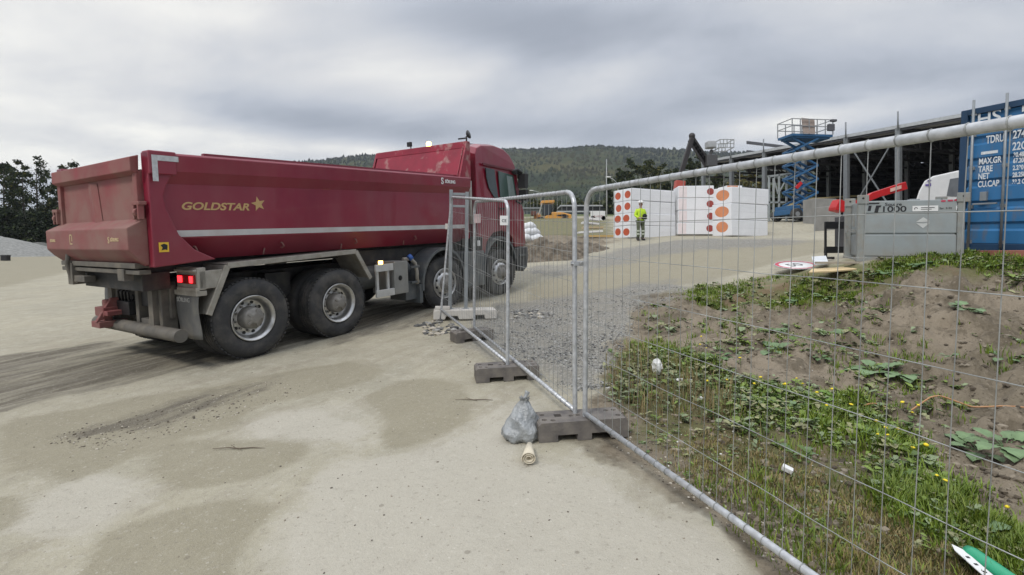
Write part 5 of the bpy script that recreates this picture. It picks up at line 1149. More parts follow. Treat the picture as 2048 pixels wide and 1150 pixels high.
    w0 = a-o+nrm*26; w1 = b-o+nrm*26; m = MB(); m.prism([w0+Vector((0, 0, zb-1)), w1+Vector((0, 0, zr_-1)), w1+Vector((0, 0, hb+1.4)), w0+Vector((0, 0, ha+1.4))], nrm*.12); m.build('rear_wall', rw, t)
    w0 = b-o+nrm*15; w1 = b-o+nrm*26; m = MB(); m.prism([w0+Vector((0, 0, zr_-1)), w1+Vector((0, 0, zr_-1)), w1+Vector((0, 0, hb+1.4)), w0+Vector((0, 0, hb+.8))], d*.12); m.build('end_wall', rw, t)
    for k in range(9):
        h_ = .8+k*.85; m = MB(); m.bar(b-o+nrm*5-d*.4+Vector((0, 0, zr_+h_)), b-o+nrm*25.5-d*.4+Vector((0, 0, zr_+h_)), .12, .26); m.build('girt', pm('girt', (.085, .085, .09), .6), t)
hall()
def small_frame():
    Y = 33.5; t = thing('steel_wall_frame', 'light steel wall frame with diagonal braces standing left of the blue lift', 'frame', at(1570, 445, Y)); o = t.location.copy(); z0 = gz(o.x, o.y); t.location.z = z0; b = Vector((o.x, o.y, z0))
    q = lambda px, py: Vector(at(px, py, Y))-b; st = pm('hall_steel_light', (.34, .37, .37), .5)
    for px, top in ((1538, 353), (1547, 356), (1558, 349), (1573, 349), (1590, 347)):
        m = MB(); a = q(px, top); m.bar((a.x, 0, 0), (a.x, 0, a.z), .10, .10, up=(0, 1, 0)); m.build('stud', st, t)
    m = MB(); m.bar(q(1536, 353), q(1602, 344), .1, .12); m.build('top_rail', st, t); m = MB(); m.bar(q(1536, 405), q(1600, 404), .1, .1); m.build('mid_rail', st, t)
    m = MB(); m.bar(q(1547, 356), q(1556, 388), .07, .07); m.bar(q(1556, 388), q(1572, 360), .07, .07); m.build('brace', st, t)
small_frame()
def concrete_blocks():
    for px0, px1, py0, py1, Y, lab in ((1628, 1676, 397, 440, 29, 'grey concrete wall block standing right of the scissor lift'), (1657, 1684, 412, 447, 24, 'smaller dusty concrete block left of the red machine')):
        c = at((px0+px1)/2, py1, Y); z0 = gz(c.x, c.y); w = (px1-px0)/FP*Y; h = at(0, py0, Y).z-z0; t = thing('concrete_block', lab, 'concrete block', (c.x, c.y, z0), .15)
        m = MB(); m.bb(-w/2, w/2, 0, 1.0, -.1, h); m.build('block_body', pm('concrete', (.24, .235, .22), .85, var=.15, scale=2, bump=.01, bscale=9), t, .03)
concrete_blocks()
def timber_rack():
    t = thing('timber_stack', 'yellowish timber planks stacked inside the hall behind the scissor lift', 'timber stack', at(1660, 402, 37)); o = t.location.copy(); z0 = gz(o.x, o.y); t.location.z = z0
    zc = at(1660, 402, 37).z-z0; wd = pm('plank_yellow', (.40, .33, .18), .75, var=.15, stretch=(.3, 3, 3))
    for k in range(4): m = MB(); m.box((-.3+.4*k*.2, 0, zc-.35+k*.19), (5.6-.5*k, 1.0, .10), Matrix.Rotation(-.02*k, 3, 'Y')); m.build('plank_layer', wd, t, .01)
    for x in (-2, 2): m = MB(); m.bb(x-.2, x+.2, -.4, .4, 0, zc-.45); m.build('trestle', pm('concrete', (.24, .235, .22)), t, .01)
timber_rack()

# ------------------------------------------------------------ hills, far things
def hill():
    xs = np.arange(-1500, 1900, 9.0); ys = np.concatenate([np.arange(230, 700, 8.0), np.arange(700, 1330, 7.0), np.arange(1330, 1700, 40.)]); X, Y = np.meshgrid(xs, ys)
    kx = np.array([-1500, -1100, -800, -640, -490, -390, -317, -150, 0, 150, 260, 427, 560, 700, 950, 1300, 1900.]); px = np.interp
    ky = np.array([60, 70, 70, 110, 203, 217, 225, 237, 245, 247, 245, 239, 230, 212, 180, 150, 120.])
    R_ = px(X, kx, ky)+(fbm(X/90, Y*0, 3, 2)-.5)*12; f = np.clip((Y-240)/960, 0, 1); prof = f**1.15*(1-.10*np.sin(f*PI*2))
    back = np.clip((Y-1200)/500, 0, 1); Z = 4+R_*prof*(1-back*.5)+(fbm(X/140, Y/140, 4, 8)-.5)*46*f*(1-f*.75)
    Z += (fbm(X/11, Y/11, 3, 5)-.5)*9*np.clip((Y-240)/60, 0, 1)
    n, m = X.shape; idx = np.arange(n*m).reshape(n, m); fc = np.stack([idx[:-1, :-1], idx[:-1, 1:], idx[1:, 1:], idx[1:, :-1]], -1).reshape(-1, 4)
    mt = D.materials.new('forest_floor'); mt.use_nodes = True; N = mt.node_tree.nodes; L = mt.node_tree.links; b = N['Principled BSDF']; b.inputs['Roughness'].default_value = 1; b.inputs['Specular IOR Level'].default_value = 0
    g = N.new('ShaderNodeNewGeometry'); n1 = N.new('ShaderNodeTexNoise'); n1.inputs['Scale'].default_value = .011; n1.inputs['Detail'].default_value = 8; n1.inputs['Roughness'].default_value = .7; L.new(g.outputs['Position'], n1.inputs['Vector'])
    cr = N.new('ShaderNodeValToRGB'); L.new(n1.outputs[0], cr.inputs[0]); e = cr.color_ramp.elements; e[0].position = .35; e[0].color = (.020, .030, .018, 1); e[1].position = .68; e[1].color = (.085, .078, .032, 1); k = e.new(.5); k.color = (.042, .052, .024, 1)
    L.new(cr.outputs[0], b.inputs['Base Color'])
    o = npmesh('hills', np.stack([X, Y, Z], -1).reshape(-1, 3), fc, mt, smooth=False); tag(o, kind='structure')
    # tree tops over the whole slope, one mass
    K = 26000; u = RNG.random((K, 2)); ty = 250+u[:, 0]**.8*960; tx = (u[:, 1]-.5)*2*(ty*1.12); kk = RNG.random(K) < .30; ty[kk] = RNG.uniform(1130, 1235, kk.sum())
    sel = (tx > -1300) & (tx < 1700); tx = tx[sel]; ty = ty[sel]; iy = np.clip(np.searchsorted(ys, ty)-1, 0, n-2); ix = np.clip(((tx+1500)/9).astype(int), 0, m-2); tz = Z[iy, ix]
    c = len(tx); h = RNG.uniform(4, 8, c)*(.7+.3*(ty > 700)); r = h*RNG.uniform(.25, .42, c); S_ = 6; ring = np.stack([np.cos(np.arange(S_)*2*PI/S_), np.sin(np.arange(S_)*2*PI/S_)], -1)
    rj = r[:, None]*RNG.uniform(.7, 1.25, (c, S_)); base = np.stack([tx[:, None]+ring[None, :, 0]*rj, ty[:, None]+ring[None, :, 1]*rj, (tz+h*.12)[:, None]+RNG.uniform(-1, 1, (c, S_))], -1)
    mid = np.stack([tx[:, None]+ring[None, :, 0]*rj*.75, ty[:, None]+ring[None, :, 1]*rj*.75, (tz+h*.6)[:, None]+RNG.uniform(-.6, .6, (c, S_))], -1); top = np.stack([tx, ty, tz+h], -1)[:, None]
    V = np.concatenate([base, mid, top, top+.01], 1); vb = np.arange(c)[:, None]*(2*S_+2); F = []
    for j in range(S_):
        j2 = (j+1) % S_; F.append(np.stack([vb[:, 0]+j, vb[:, 0]+j2, vb[:, 0]+S_+j2, vb[:, 0]+S_+j], -1)); F.append(np.stack([vb[:, 0]+S_+j, vb[:, 0]+S_+j2, vb[:, 0]+2*S_, vb[:, 0]+2*S_+1], -1))
    F = np.stack(F, 1); fm = fbm(tx/130, ty/130, 4, 77); mi = np.where(fm+RNG.normal(0, .05, c) > .60, 2, np.where(fm+RNG.normal(0, .05, c) > .48, 1, 0)); mi = np.repeat(mi[:, None], 2*S_, 1).reshape(-1)
    fo = [pm('far_spruce', (.011, .018, .011), 1, var=.3, scale=.02, spec=0), pm('far_birch', (.024, .033, .016), 1, var=.3, scale=.02, spec=0), pm('far_autumn', (.044, .044, .020), 1, var=.3, scale=.02, spec=0)]
    o = npmesh('far_forest', V.reshape(-1, 3), F.reshape(-1, 4), fo, midx=mi); tag(o, 'dense mixed forest covering the long hill', 'forest', kind='stuff')
hill()
leafA = pm('leaf_dark', (.030, .042, .022), .8, var=.4, scale=3, spec=.2); leafB = pm('leaf_mid', (.045, .060, .022), .8, var=.4, scale=3, spec=.2); leafC = pm('leaf_olive', (.10, .095, .03), .8, var=.3, scale=3, spec=.2); bark = pm('bark', (.07, .06, .05), .9, var=.3, scale=5)
def leaves(pts, size, mats, name, parent, w=(.6, .3, .1), seed=0):
    R_ = np.random.default_rng(seed); n = len(pts); P = np.asarray(pts); s_ = size*R_.uniform(.5, 1.3, n)
    a = R_.normal(size=(n, 3)); a /= np.linalg.norm(a, axis=1)[:, None]; b = R_.normal(size=(n, 3)); b -= a*(a*b).sum(1)[:, None]; b /= np.linalg.norm(b, axis=1)[:, None]
    V = np.stack([P-a*s_[:, None]*.5, P+b*s_[:, None]*.32, P+a*s_[:, None]*.5, P-b*s_[:, None]*.32], 1).reshape(-1, 3); F = np.arange(4*n).reshape(n, 4)
    return npmesh(name, V, F, mats, parent, midx=R_.choice(len(mats), n, p=w))
def tree(name, label, x, y, H, kind, seed, group, w=None, mats=None, nl=2600, ls=.22, z=None, bare=.3):
    R_ = random.Random(seed); z = gz(x, y) if z is None else z; t = thing(name, label, 'tree', (x, y, z-.1), 0, group); tr = MB(); pts = []
    lean = R_.uniform(-.03, .03)*H
    if kind == 'conifer':
        tr.tube([(0, 0, 0), (lean*.5, 0, H*.5), (lean, 0, H)], [H*.016, H*.01, .01], 7)
        nb = int(H*4.2)
        for i in range(nb):
            f = (i+R_.random())/nb; zz = H*(bare*.4+(1-bare*.4)*f); a = R_.random()*2*PI; l = H*(w or .17)*(1-f)**.75*R_.uniform(.55, 1.1)+.15
            e = Vector((lean*f+l*math.cos(a), l*math.sin(a), zz-l*.25)); st = Vector((lean*f, 0, zz)); tr.tube([st, e], [.03, .008], 4, cap=False)
            for k in range(max(3, int(nl/nb))): q = R_.random()**.6; p = st.lerp(e, q); sp = .12+.13*l*(1-q*.4); pts.append((p.x+R_.gauss(0, sp), p.y+R_.gauss(0, sp), p.z+R_.gauss(0, sp*.6)-.1))
    else:
        tr.tube([(0, 0, 0), (lean*.3, .1, H*.35), (lean*.7, 0, H*.7), (lean, 0, H*.97)], [H*.014, H*.011, H*.006, .01], 7)
        nb = 22 if kind == 'birch' else 30
        for i in range(nb):
            f = bare+(1-bare)*(i+R_.random())/nb; zz = H*f; a = R_.random()*2*PI; l = H*(w or .16)*(math.sin(min(1, (1-f)*1.6+.25)*PI/2))*R_.uniform(.5, 1.15)
            st = Vector((lean*f, 0, zz)); e = st+Vector((l*math.cos(a), l*math.sin(a), l*R_.uniform(.2, .9))); tr.tube([st, st.lerp(e, .5)+Vector((0, 0, .1)), e], [.05, .03, .01], 4, cap=False)
            for c in range(3):
                cc = st.lerp(e, R_.uniform(.45, 1.05)); cr_ = l*R_.uniform(.18, .38)+.15
                for k in range(max(3, int(nl/nb/3))): v = Vector((R_.gauss(0, 1), R_.gauss(0, 1), R_.gauss(0, .75))); v = v*(cr_*.55); pts.append(tuple(cc+v))
    tr.build('trunk', bark, t, fix=False); leaves(pts, ls, mats or [leafA, leafB, leafC], 'crown', t, seed=seed); return t
def left_trees():
    specs = [(-46, 338, 'fir', 'tall dark tree at the far left, partly out of view'), (8, 330, 'fir', 'broad dark tree beside the left end of the treeline'), (24, 332, 'dense', 'dense rounded dark tree above the light gravel heap'), (49, 328, 'dense', 'narrow dark tree with an open gap on its right side'),
             (74, 316, 'birch', 'tallest slender tree with see-through crown near the lorry tailgate'), (96, 342, 'birch', 'thin tree with sparse crown just left of the lorry tailgate'), (112, 372, 'dense', 'lower dark tree touching the tailgate edge'), (136, 329, 'dense', 'tree whose top shows just above the tailgate')]
    for i, (px, py, k, lab) in enumerate(specs):
        Y = 58+(i*37 % 11)*.6; p = at(px, py, Y); z = gz(p.x, p.y); H = p.z-z; sparse = k == 'birch'
        tree('dark_tree', lab, p.x, p.y, H, 'birch', 40+i, 'trees behind the gravel heaps', w=.17 if not sparse else .13, nl=2600 if not sparse else 1100, ls=.30, z=z, bare=.12 if not sparse else .3, mats=[leafA, leafB, leafC])
    for i, (px, py) in enumerate(((-30, 420), (15, 425), (50, 440), (85, 430), (118, 425), (150, 420), (-80, 410))):
        Y = 55+i % 3; p = at(px, py, Y); z = gz(p.x, p.y)
        tree('bush', ['broad dark bush under the leftmost tree', 'dark bush behind the light gravel heap', 'low dark bush between the two gravel heaps', 'dark bush behind the dark gravel heap', 'dark bush left of the tailgate', 'dark bush hidden partly by the tailgate', 'dark bush out at the left edge'][i], p.x, p.y, p.z-z, 'birch', 90+i, 'bushes behind the gravel heaps', w=.42, nl=2600, ls=.28, z=z, bare=.02, mats=[pm('leaf_black', (.012, .018, .010), .9, var=.3, spec=.1), leafA, leafB])
left_trees()
def right_trees():
    for i, (px, py, k, w, mt, lab) in enumerate([(1218, 352, 'conifer', .15, 0, 'narrow dark spruce beside the street lamp'), (1240, 336, 'conifer', .2, 0, 'pointed dark spruce above the round marks of the stack'), (1262, 328, 'birch', .26, 0, 'broad dark tree behind the worker'), (1290, 326, 'birch', .26, 1, 'round olive crowned tree right of the dark one'),
             (1318, 334, 'birch', .24, 1, 'lower olive tree left of the boom lift'), (1345, 340, 'birch', .22, 0, 'dark tree just left of the black boom'), (1382, 316, 'conifer', .22, 0, 'tall dark spruce behind the black boom'), (1404, 318, 'birch', .24, 0, 'dark tree between the boom and the hall'),
             (1440, 352, 'birch', .3, 1, 'olive tree seen through the left end of the hall'), (1500, 348, 'birch', .34, 2, 'yellowish tree seen through the hall beside the edge post'), (1560, 360, 'birch', .34, 1, 'green tree seen through the hall behind the steel frame'), (1640, 370, 'birch', .36, 1, 'tree seen through the hall right of the lift')]):
        Y = 92+(i*29 % 9); p = at(px, py, Y); z = gz(p.x, p.y)
        M_ = [[leafA, leafB, leafC], [leafB, leafC, leafA], [leafC, pm('leaf_yellow', (.17, .14, .035), .8, var=.3), leafB]][mt]
        tree('tree' if k != 'conifer' else 'spruce', lab, p.x, p.y, p.z-z, k, 140+i, 'trees between the site and the hill', w=w, nl=2400, ls=.5, z=z, bare=.08, mats=M_)
    for i, px in enumerate((1068, 1110, 1150, 1190)):
        p = at(px, 402+i % 2*5, 125); z = gz(p.x, p.y); tree('bush', ['green bush behind the cab mirror', 'green bush above the loader cab', 'green bush over the pale roofs', 'green bush behind the white trailer'][i], p.x, p.y, p.z-z, 'birch', 170+i, 'bushes at the foot of the hill', w=.6, nl=1300, ls=.6, z=z, bare=.02, mats=[leafB, leafC, leafA])
right_trees()
def heap(name, label, cat, px, py, Y, w, dpt, h, mat, seed, rough=.1, n=60):
    c = at(px, py, Y); xs = np.linspace(-1.15, 1.15, n); X, Yy = np.meshgrid(xs, xs); r = np.sqrt(X**2+Yy**2)
    hh = np.clip(1-r, -.02, 1)**.85*h if h else 0; hh = np.where(r < 1, np.clip(1-r, 0, 1)**.9*h, 0); hh = hh*(.8+.4*fbm(X*2+seed, Yy*2, 3, seed))+(fbm(X*w*3, Yy*w*3, 5, seed+3)-.5)*rough*np.clip((1.05-r)*4, 0, 1)-np.clip(r-1, 0, 1)*2.0*h*.5
    GX, GY = c.x+X*w, c.y+Yy*dpt; Z = gza(GX, GY)+hh-.01; z0 = gz(c.x, c.y); V = np.stack([X*w, Yy*dpt, Z-z0], -1).reshape(-1, 3); idx = np.arange(n*n).reshape(n, n)
    o = npmesh(name, V, np.stack([idx[:-1, :-1], idx[:-1, 1:], idx[1:, 1:], idx[1:, :-1]], -1).reshape(-1, 4), mat, smooth=True); o.location = (c.x, c.y, z0); tag(o, label, cat); return o
gpile = pm('heap_grey', (.23, .23, .215), .95, var=.25, scale=5, bump=.06, bscale=6); dpile = pm('heap_dark', (.10, .10, .09), .95, var=.3, scale=4, bump=.05, bscale=6); soilm = pm('heap_soil', (.13, .108, .08), .95, var=.6, scale=4, bump=.05, bscale=9)
heap('gravel_heap', 'light grey gravel heap at the left edge below the trees', 'gravel heap', -30, 506, 44, 6.6, 5, 2.1, gpile, 3)
heap('gravel_heap', 'low dark gravel heap between the light heap and the tailgate', 'gravel heap', 78, 502, 52, 4.6, 4, 1.25, dpile, 5)
heap('dirt_pile', 'lumpy brown dirt pile with weeds right of the lorry cab', 'dirt pile', 1085, 515, 18.5, 1.75, 1.5, .90, soilm, 9, .55, 110)
heap('dirt_pile', 'lower brown dirt pile trailing behind the clamped fence posts', 'dirt pile', 1145, 505, 20.5, 1.5, 1.2, .40, soilm, 12, .40, 90)
def far_things():
    c = at(1060, 468, 24); 
    for i, (dx, dz, lab) in enumerate(((-.25, 0, 'white sack at the foot of the pile beside the cab'), (.30, 0, 'white sack lying right in the pile beside the cab'), (-.12, .30, 'white sack in the middle of the pile beside the cab'), (.12, .32, 'white sack leaning on the right of the pile'), (-.06, .6, 'white sack on top of the pile beside the cab'))):
        t = MB(); t.ball((0, 0, .2), (.40, .32, .21), 14, 10); t.v = [(x*(1+.1*math.sin(9*y)), y, z+.03*math.sin(12*x)) for x, y, z in t.v]; o = t.build('white_sack', pm('sack_white', (.60, .61, .62), .7, var=.08, bump=.03, bscale=5)); o.location = (c.x+dx, c.y+.1*i, gz(c.x, c.y)+dz); tag(o, lab, 'sack', 'white sacks beside the cab')
    c = at(1180, 470, 26); z = gz(c.x, c.y)
    for k in range(4):
        t = MB(); t.box((0, 0, 0), (1.25-.2*k, .6, .10), Matrix.Rotation(.06*(k-1), 3, 'Y')); o = t.build('white_board', white if k != 1 else pm('board_wood', (.45, .36, .22), .8)); o.location = (c.x+.14*(k % 2), c.y, z+.25+.22*k); tag(o, ['lowest white board behind the fence posts', 'wooden board among white boards behind the fence posts', 'third board up behind the fence posts', 'topmost white board behind the fence posts'][k], 'board', 'loose boards on the grass')
    c = at(1215, 474, 25.5); t = MB(); t.bb(-1.2, .3, -.04, .04, 0, .10); o = t.build('timber_beam', pm('beam_yellow', (.52, .36, .14), .7)); o.location = (c.x, c.y, gz(c.x, c.y)); tag(o, 'yellowish timber beam on the ground left of the marked packs', 'beam')
    # buildings
    def shed(lab, px0, px1, py0, py1, Y, parts):
        a, b = at(px0, py1, Y), at(px1, py1, Y); zt = at(px0, py0, Y).z; z0 = gz(a.x, a.y)-.3; t = thing('low_building', lab, 'building', (a.x, a.y, z0)); w = b.x-a.x; m = MB(); m.bb(0, w, 0, 9, 0, zt-z0-.3); m.build('wall', parts[0], t)
        m = MB(); m.bb(-.4, w+.4, -.5, 9.5, zt-z0-.29, zt-z0); m.build('roof', parts[1], t)
        for k in range(int(w/3)): q = MB(); q.bb(1+3*k, 2.6+3*k, -.06, -.01, zt-z0-1.9, zt-z0-.9); q.build('window', glass, t)
    gw = pm('far_grey', (.22, .22, .22), .8); 
    shed('low grey roofed building seen between the cab and the loader', 1040, 1092, 415, 440, 105, (gw, pm('roof_grey', (.26, .27, .28), .8)))
    shed('long low building with white bands behind the near fence posts', 1118, 1206, 422, 448, 100, (pm('far_blue_grey', (.20, .22, .26), .8), pm('roof_light', (.45, .46, .47), .7)))
    p = at(1165, 411, 112); z0 = gz(p.x, p.y); t = thing('dark_building', 'dark flat building with white roof line above the long low one', 'building', (p.x, p.y, z0)); hh = p.z-z0; m = MB(); m.bb(-4.8, 5.2, 0, 8, 0, hh-.2); m.build('wall', black, t); m = MB(); m.bb(-5, 5.5, -.3, 8, hh-.19, hh+.1); m.build('roof', pm('roof_light', (.45, .46, .47), .7), t)
    c = at(1197, 446, 55); z0 = gz(c.x, c.y); t = thing('sign_trailer', 'white trailer sign board with faded lettering left of the marked packs', 'trailer', (c.x, c.y, z0)); s = .055
    zt, zb = at(0, 422, 55).z-z0, at(0, 443, 55).z-z0; m = MB(); m.bb(-.85, .75, 0, .3, zb, zt); m.build('board', white, t, .02); m = MB(); m.bb(-.9, .8, .05, .2, max(.1, zb-.25), zb-.02); m.build('underframe', pm('far_dark', (.05, .05, .05)), t)
    text('lettering', 'A-HUS', .34, pm('faded_red', (.45, .28, .28), .7), t, Matrix.Translation((-.55, -.02, (zt+zb)/2-.12)) @ Matrix.Rotation(PI/2, 4, 'X'))
    for x in (-.6, .55): m = MB(); m.cyl((x, 0, .25), (x, .2, .25), .25, n=16); m.build('wheel', rubber, t)
    def lamp(lab, px, pyb, pyt, Y, headpx, headpy):
        b, tp, h = at(px, pyb, Y), at(px, pyt, Y), at(headpx, headpy, Y); z0 = gz(b.x, b.y); t = thing('street_lamp', lab, 'street lamp', (b.x, b.y, z0), 0, 'street lamps beyond the site'); o = Vector((b.x, b.y, z0)); r = .07
        m = MB(); m.tube([(0, 0, 0), (0, 0, tp.z-z0)], [r, r*.6], 8); m.build('pole', pm('lamp_pole', (.42, .43, .44), .5, .3), t)
        m = MB(); m.tube([(0, 0, tp.z-z0-.05), ((h-o).x*.5, 0, (h-o).z+.15*0+((tp.z-z0)-(h-o).z)*.35), h-o], .05, 6); m.build('arm', MATS['lamp_pole'], t); m = MB(); m.ball(h-o, (.42, .15, .10), 12, 6); m.build('lamp_head', white, t)
    lamp('street lamp with arm pointing left, right of the round marks', 1236, 440, 367, 70, 1217, 354)
    lamp('street lamp in front of the hill beside the cab mirror', 1082, 440, 386, 95, 1063, 381)
    b = at(1213, 440, 66); z0 = gz(b.x, b.y); m = MB(); m.tube([(0, 0, 0), (0, 0, at(0, 318, 66).z-z0)], [.07, .04], 8); o = m.build('flag_pole', MATS['lamp_pole']); o.location = (b.x, b.y, z0); tag(o, 'thin bare mast left of the marked packs', 'mast')
    c = at(11, 506, 34); m = MB(); m.box((0, 0, .18), (.42, .3, .34)); m.box((0, 0, .37), (.46, .34, .05)); o = m.build('black_bin', black, None, .02); o.location = (c.x, c.y, gz(c.x, c.y)); tag(o, 'small black crate on the gravel below the light heap', 'crate')
far_things()

# ------------------------------------------------------------ ground cover
ICO_V = None
def ico():
    b = bmesh.new(); bmesh.ops.create_icosphere(b, subdivisions=1, radius=1); v = np.array([list(x.co) for x in b.verts]); f = np.array([[y.index for y in x.verts] for x in b.faces]); b.free(); return v, f
def scatter(polys, n, xb, yb, pw=2.0, seed=1, mask=None):
    R_ = np.random.default_rng(seed); X = []; Yl = []; got = 0
    for _ in range(60):
        y = 1/R_.uniform(1/yb[1]**(pw-1), 1/yb[0]**(pw-1), n*3)**(1/(pw-1)) if pw != 1 else R_.uniform(yb[0], yb[1], n*3); x = R_.uniform(xb[0], xb[1], n*3)*(y if xb[2] else 1)
        k = np.zeros(len(x), bool)
        for p in polys: k |= inpoly(x, y, p)
        if mask is not None: k &= mask(x, y, R_)
        X.append(x[k]); Yl.append(y[k]); got += k.sum()
        if got >= n: break
    X = np.concatenate(X)[:n]; Yl = np.concatenate(Yl)[:n]; return X, Yl
def stones(name, label, cat, X, Y, smin, smax, mats, seed, sink=.3, flat=.65, pw=2.5):
    R_ = np.random.default_rng(seed); v, f = ico(); n = len(X); s_ = smin+(smax-smin)*R_.random(n)**pw; Z = gzf(X, Y); sh = np.stack([R_.uniform(.7, 1.3, n), R_.uniform(.6, 1.1, n), R_.uniform(flat*.7, flat*1.2, n)], -1)
    a = R_.random(n)*2*PI; V = v[None]*R_.uniform(.72, 1.2, (n, len(v), 1))*sh[:, None]*s_[:, None, None]; c, s2 = np.cos(a)[:, None], np.sin(a)[:, None]
    x = V[..., 0]*c-V[..., 1]*s2+X[:, None]; y = V[..., 0]*s2+V[..., 1]*c+Y[:, None]; z = V[..., 2]+(Z+s_*sh[:, 2]*(1-2*sink)*.5)[:, None]
    F = (f[None]+np.arange(n)[:, None, None]*len(v)).reshape(-1, 3); mi = np.repeat(R_.integers(0, len(mats), n), len(f)); o = npmesh(name, np.stack([x, y, z], -1).reshape(-1, 3), F, mats, midx=mi); tag(o, label, cat, kind='stuff'); return o
st_g = [pm('stone_grey', (.20, .195, .18), .85, var=.3, scale=9), pm('stone_light', (.33, .325, .305), .85, var=.2, scale=9), pm('stone_dark', (.09, .09, .088), .85, var=.3, scale=9)]
st_s = [pm('pebble_brown', (.20, .17, .13), .85, var=.3), pm('pebble_dark', (.11, .095, .075), .85, var=.3), pm('pebble_light', (.44, .40, .33), .85, var=.2)]
clod = [pm('clod', (.155, .128, .092), .95, var=.3), pm('clod_dark', (.085, .068, .048), .95, var=.3), pm('clod_light', (.24, .205, .155), .95, var=.2)]
X, Y = scatter([gpoly([(1030, 620), (1120, 600), (1215, 590), (1330, 572), (1380, 578), (1290, 625), (1250, 680), (1225, 770), (1160, 785), (1080, 760), (1010, 700), (960, 650)])], 9000, (-.25, .75, 1), (3.5, 16), 1.8, 11, lambda x, y, R_: fbm(x*2.2, y*2.2, 4, 91)+R_.normal(0, .10, len(x)) > .47); stones('gravel', 'loose grey gravel behind the fence', 'gravel', X, Y, .0035, .022, st_g, 1, pw=4.5)
sand = [gpoly([(-60, 740), (300, 730), (640, 700), (900, 660), (1000, 760), (1100, 860), (1250, 900), (1700, 1250), (-60, 1250)])]
X, Y = scatter(sand, 1500, (-1.1, .6, 1), (1.6, 9), 1.6, 12); stones('pebbles', 'small pebbles and grit scattered on the sandy yard', 'pebbles', X, Y, .0012, .009, st_s, 2, pw=6)
grit = [gpoly([(1190, 870), (1260, 870), (1420, 960), (1640, 1090), (1760, 1200), (1640, 1200), (1400, 1010)]), gpoly([(60, 880), (300, 820), (560, 760), (620, 780), (420, 850), (200, 900)]), gpoly([(820, 640), (930, 650), (960, 700), (930, 740), (860, 690)])]
X, Y = scatter(grit, 2600, (-1.1, .8, 1), (1.6, 10), 1.8, 14); stones('grit', 'dark grit along the fence foot and the wheel tracks', 'grit', X, Y, .002, .013, st_s+clod[1:2], 3, pw=4)
X, Y = scatter(AREAS['soil'][1:2], 9000, (.1, 1.15, 1), (2, 13), 1.9, 13); stones('soil_crumbs', 'crumbs and clods of bare brown soil', 'soil', X, Y, .004, .036, clod, 4, sink=.4, pw=5, flat=.7)
X, Y = scatter([gpoly([(1240, 720), (1330, 700), (1500, 800), (1720, 900), (2048, 1080), (2048, 1150), (1750, 1150), (1500, 1050), (1300, 930), (1230, 850)]), gpoly([(1300, 600), (1600, 570), (1700, 700), (1500, 740), (1300, 680)])], 260, (.1, 1.1, 1), (1.9, 9), 1.6, 17); stones('white_chips', 'small white chips and paper bits scattered in the weeds', 'chips', X, Y, .003, .014, [pm('chip_white', (.62, .61, .58), .8), pm('chip_cream', (.48, .44, .36), .8)], 8, sink=.0, pw=3)
rub = [gpoly([(832, 648), (880, 640), (925, 652), (915, 668), (850, 672)]), gpoly([(1015, 622), (1060, 618), (1110, 628), (1100, 638), (1030, 640)])]
X, Y = scatter(rub, 150, (-.3, .2, 1), (6, 12), 1.5, 15); stones('rubble', 'broken stone pieces lying round the white base', 'rubble', X, Y, .02, .085, st_g+st_s[2:], 5, pw=1.6, flat=.5)
X, Y = scatter([gpoly([(1050, 512), (1190, 500), (1200, 478), (1060, 480)])], 500, (0, .2, 1), (14, 27), 1.5, 16)
greens = [pm('grass_a', (.14, .205, .018), .6, var=.3, scale=2), pm('grass_b', (.085, .14, .012), .6, var=.3, scale=2), pm('grass_c', (.17, .215, .025), .6, var=.3, scale=2)]
dry = [pm('dry_a', (.24, .185, .085), .8, var=.3), pm('dry_b', (.17, .145, .055), .8, var=.3), pm('dry_c', (.10, .12, .04), .8, var=.3)]
def grass(name, label, polys, nt, per, h, rad, mats, seed, xb=(.05, 1.15, 1), yb=(1.9, 12), wd=.0035, dens=None, bend=.6, pw=2):
    R_ = np.random.default_rng(seed); X, Y = scatter(polys, nt, xb, yb, pw, seed, dens); nt = len(X); X = X+R_.normal(0, .08, nt); Y = Y+R_.normal(0, .10, nt); th = R_.uniform(.4, 1.15, nt)
    x = np.repeat(X, per)+R_.normal(0, rad, nt*per); y = np.repeat(Y, per)+R_.normal(0, rad, nt*per); n = len(x); z = np.repeat(gzf(X, Y), per)-.01; hh = np.repeat(th, per)*R_.uniform(h[0], h[1], n)
    dx = x-np.repeat(X, per); dy = y-np.repeat(Y, per); a = np.arctan2(dy, dx)+R_.normal(0, .9, n); d = np.stack([np.cos(a), np.sin(a)], -1); b = R_.uniform(.15, bend, n)*hh; w = wd*R_.uniform(.7, 1.5, n)*(1+np.maximum(y-3, 0)*.12); side = np.stack([-d[:, 1], d[:, 0]], -1)
    rows = []
    for f, ww in ((0, 1), (.45, .85), (.8, .5), (1, .08)):
        cx = x+d[:, 0]*b*f**2; cy = y+d[:, 1]*b*f**2; cz = z+hh*(f-.25*f**3*(b/hh))
        rows.append(np.stack([cx-side[:, 0]*w*ww, cy-side[:, 1]*w*ww, cz], -1)); rows.append(np.stack([cx+side[:, 0]*w*ww, cy+side[:, 1]*w*ww, cz], -1))
    V = np.stack(rows, 1); k = np.arange(n)[:, None]*8; F = np.stack([k+np.array([[0, 1, 3, 2]]), k+np.array([[2, 3, 5, 4]]), k+np.array([[4, 5, 7, 6]])], 1).reshape(-1, 4)
    mi = np.repeat(np.clip(np.repeat(R_.integers(0, len(mats), nt), per)*(R_.random(n) > .35)+R_.integers(0, len(mats), n)*0, 0, len(mats)-1), 3)
    o = npmesh(name, V.reshape(-1, 3), F, mats, midx=mi); tag(o, label, 'grass', kind='stuff'); return o
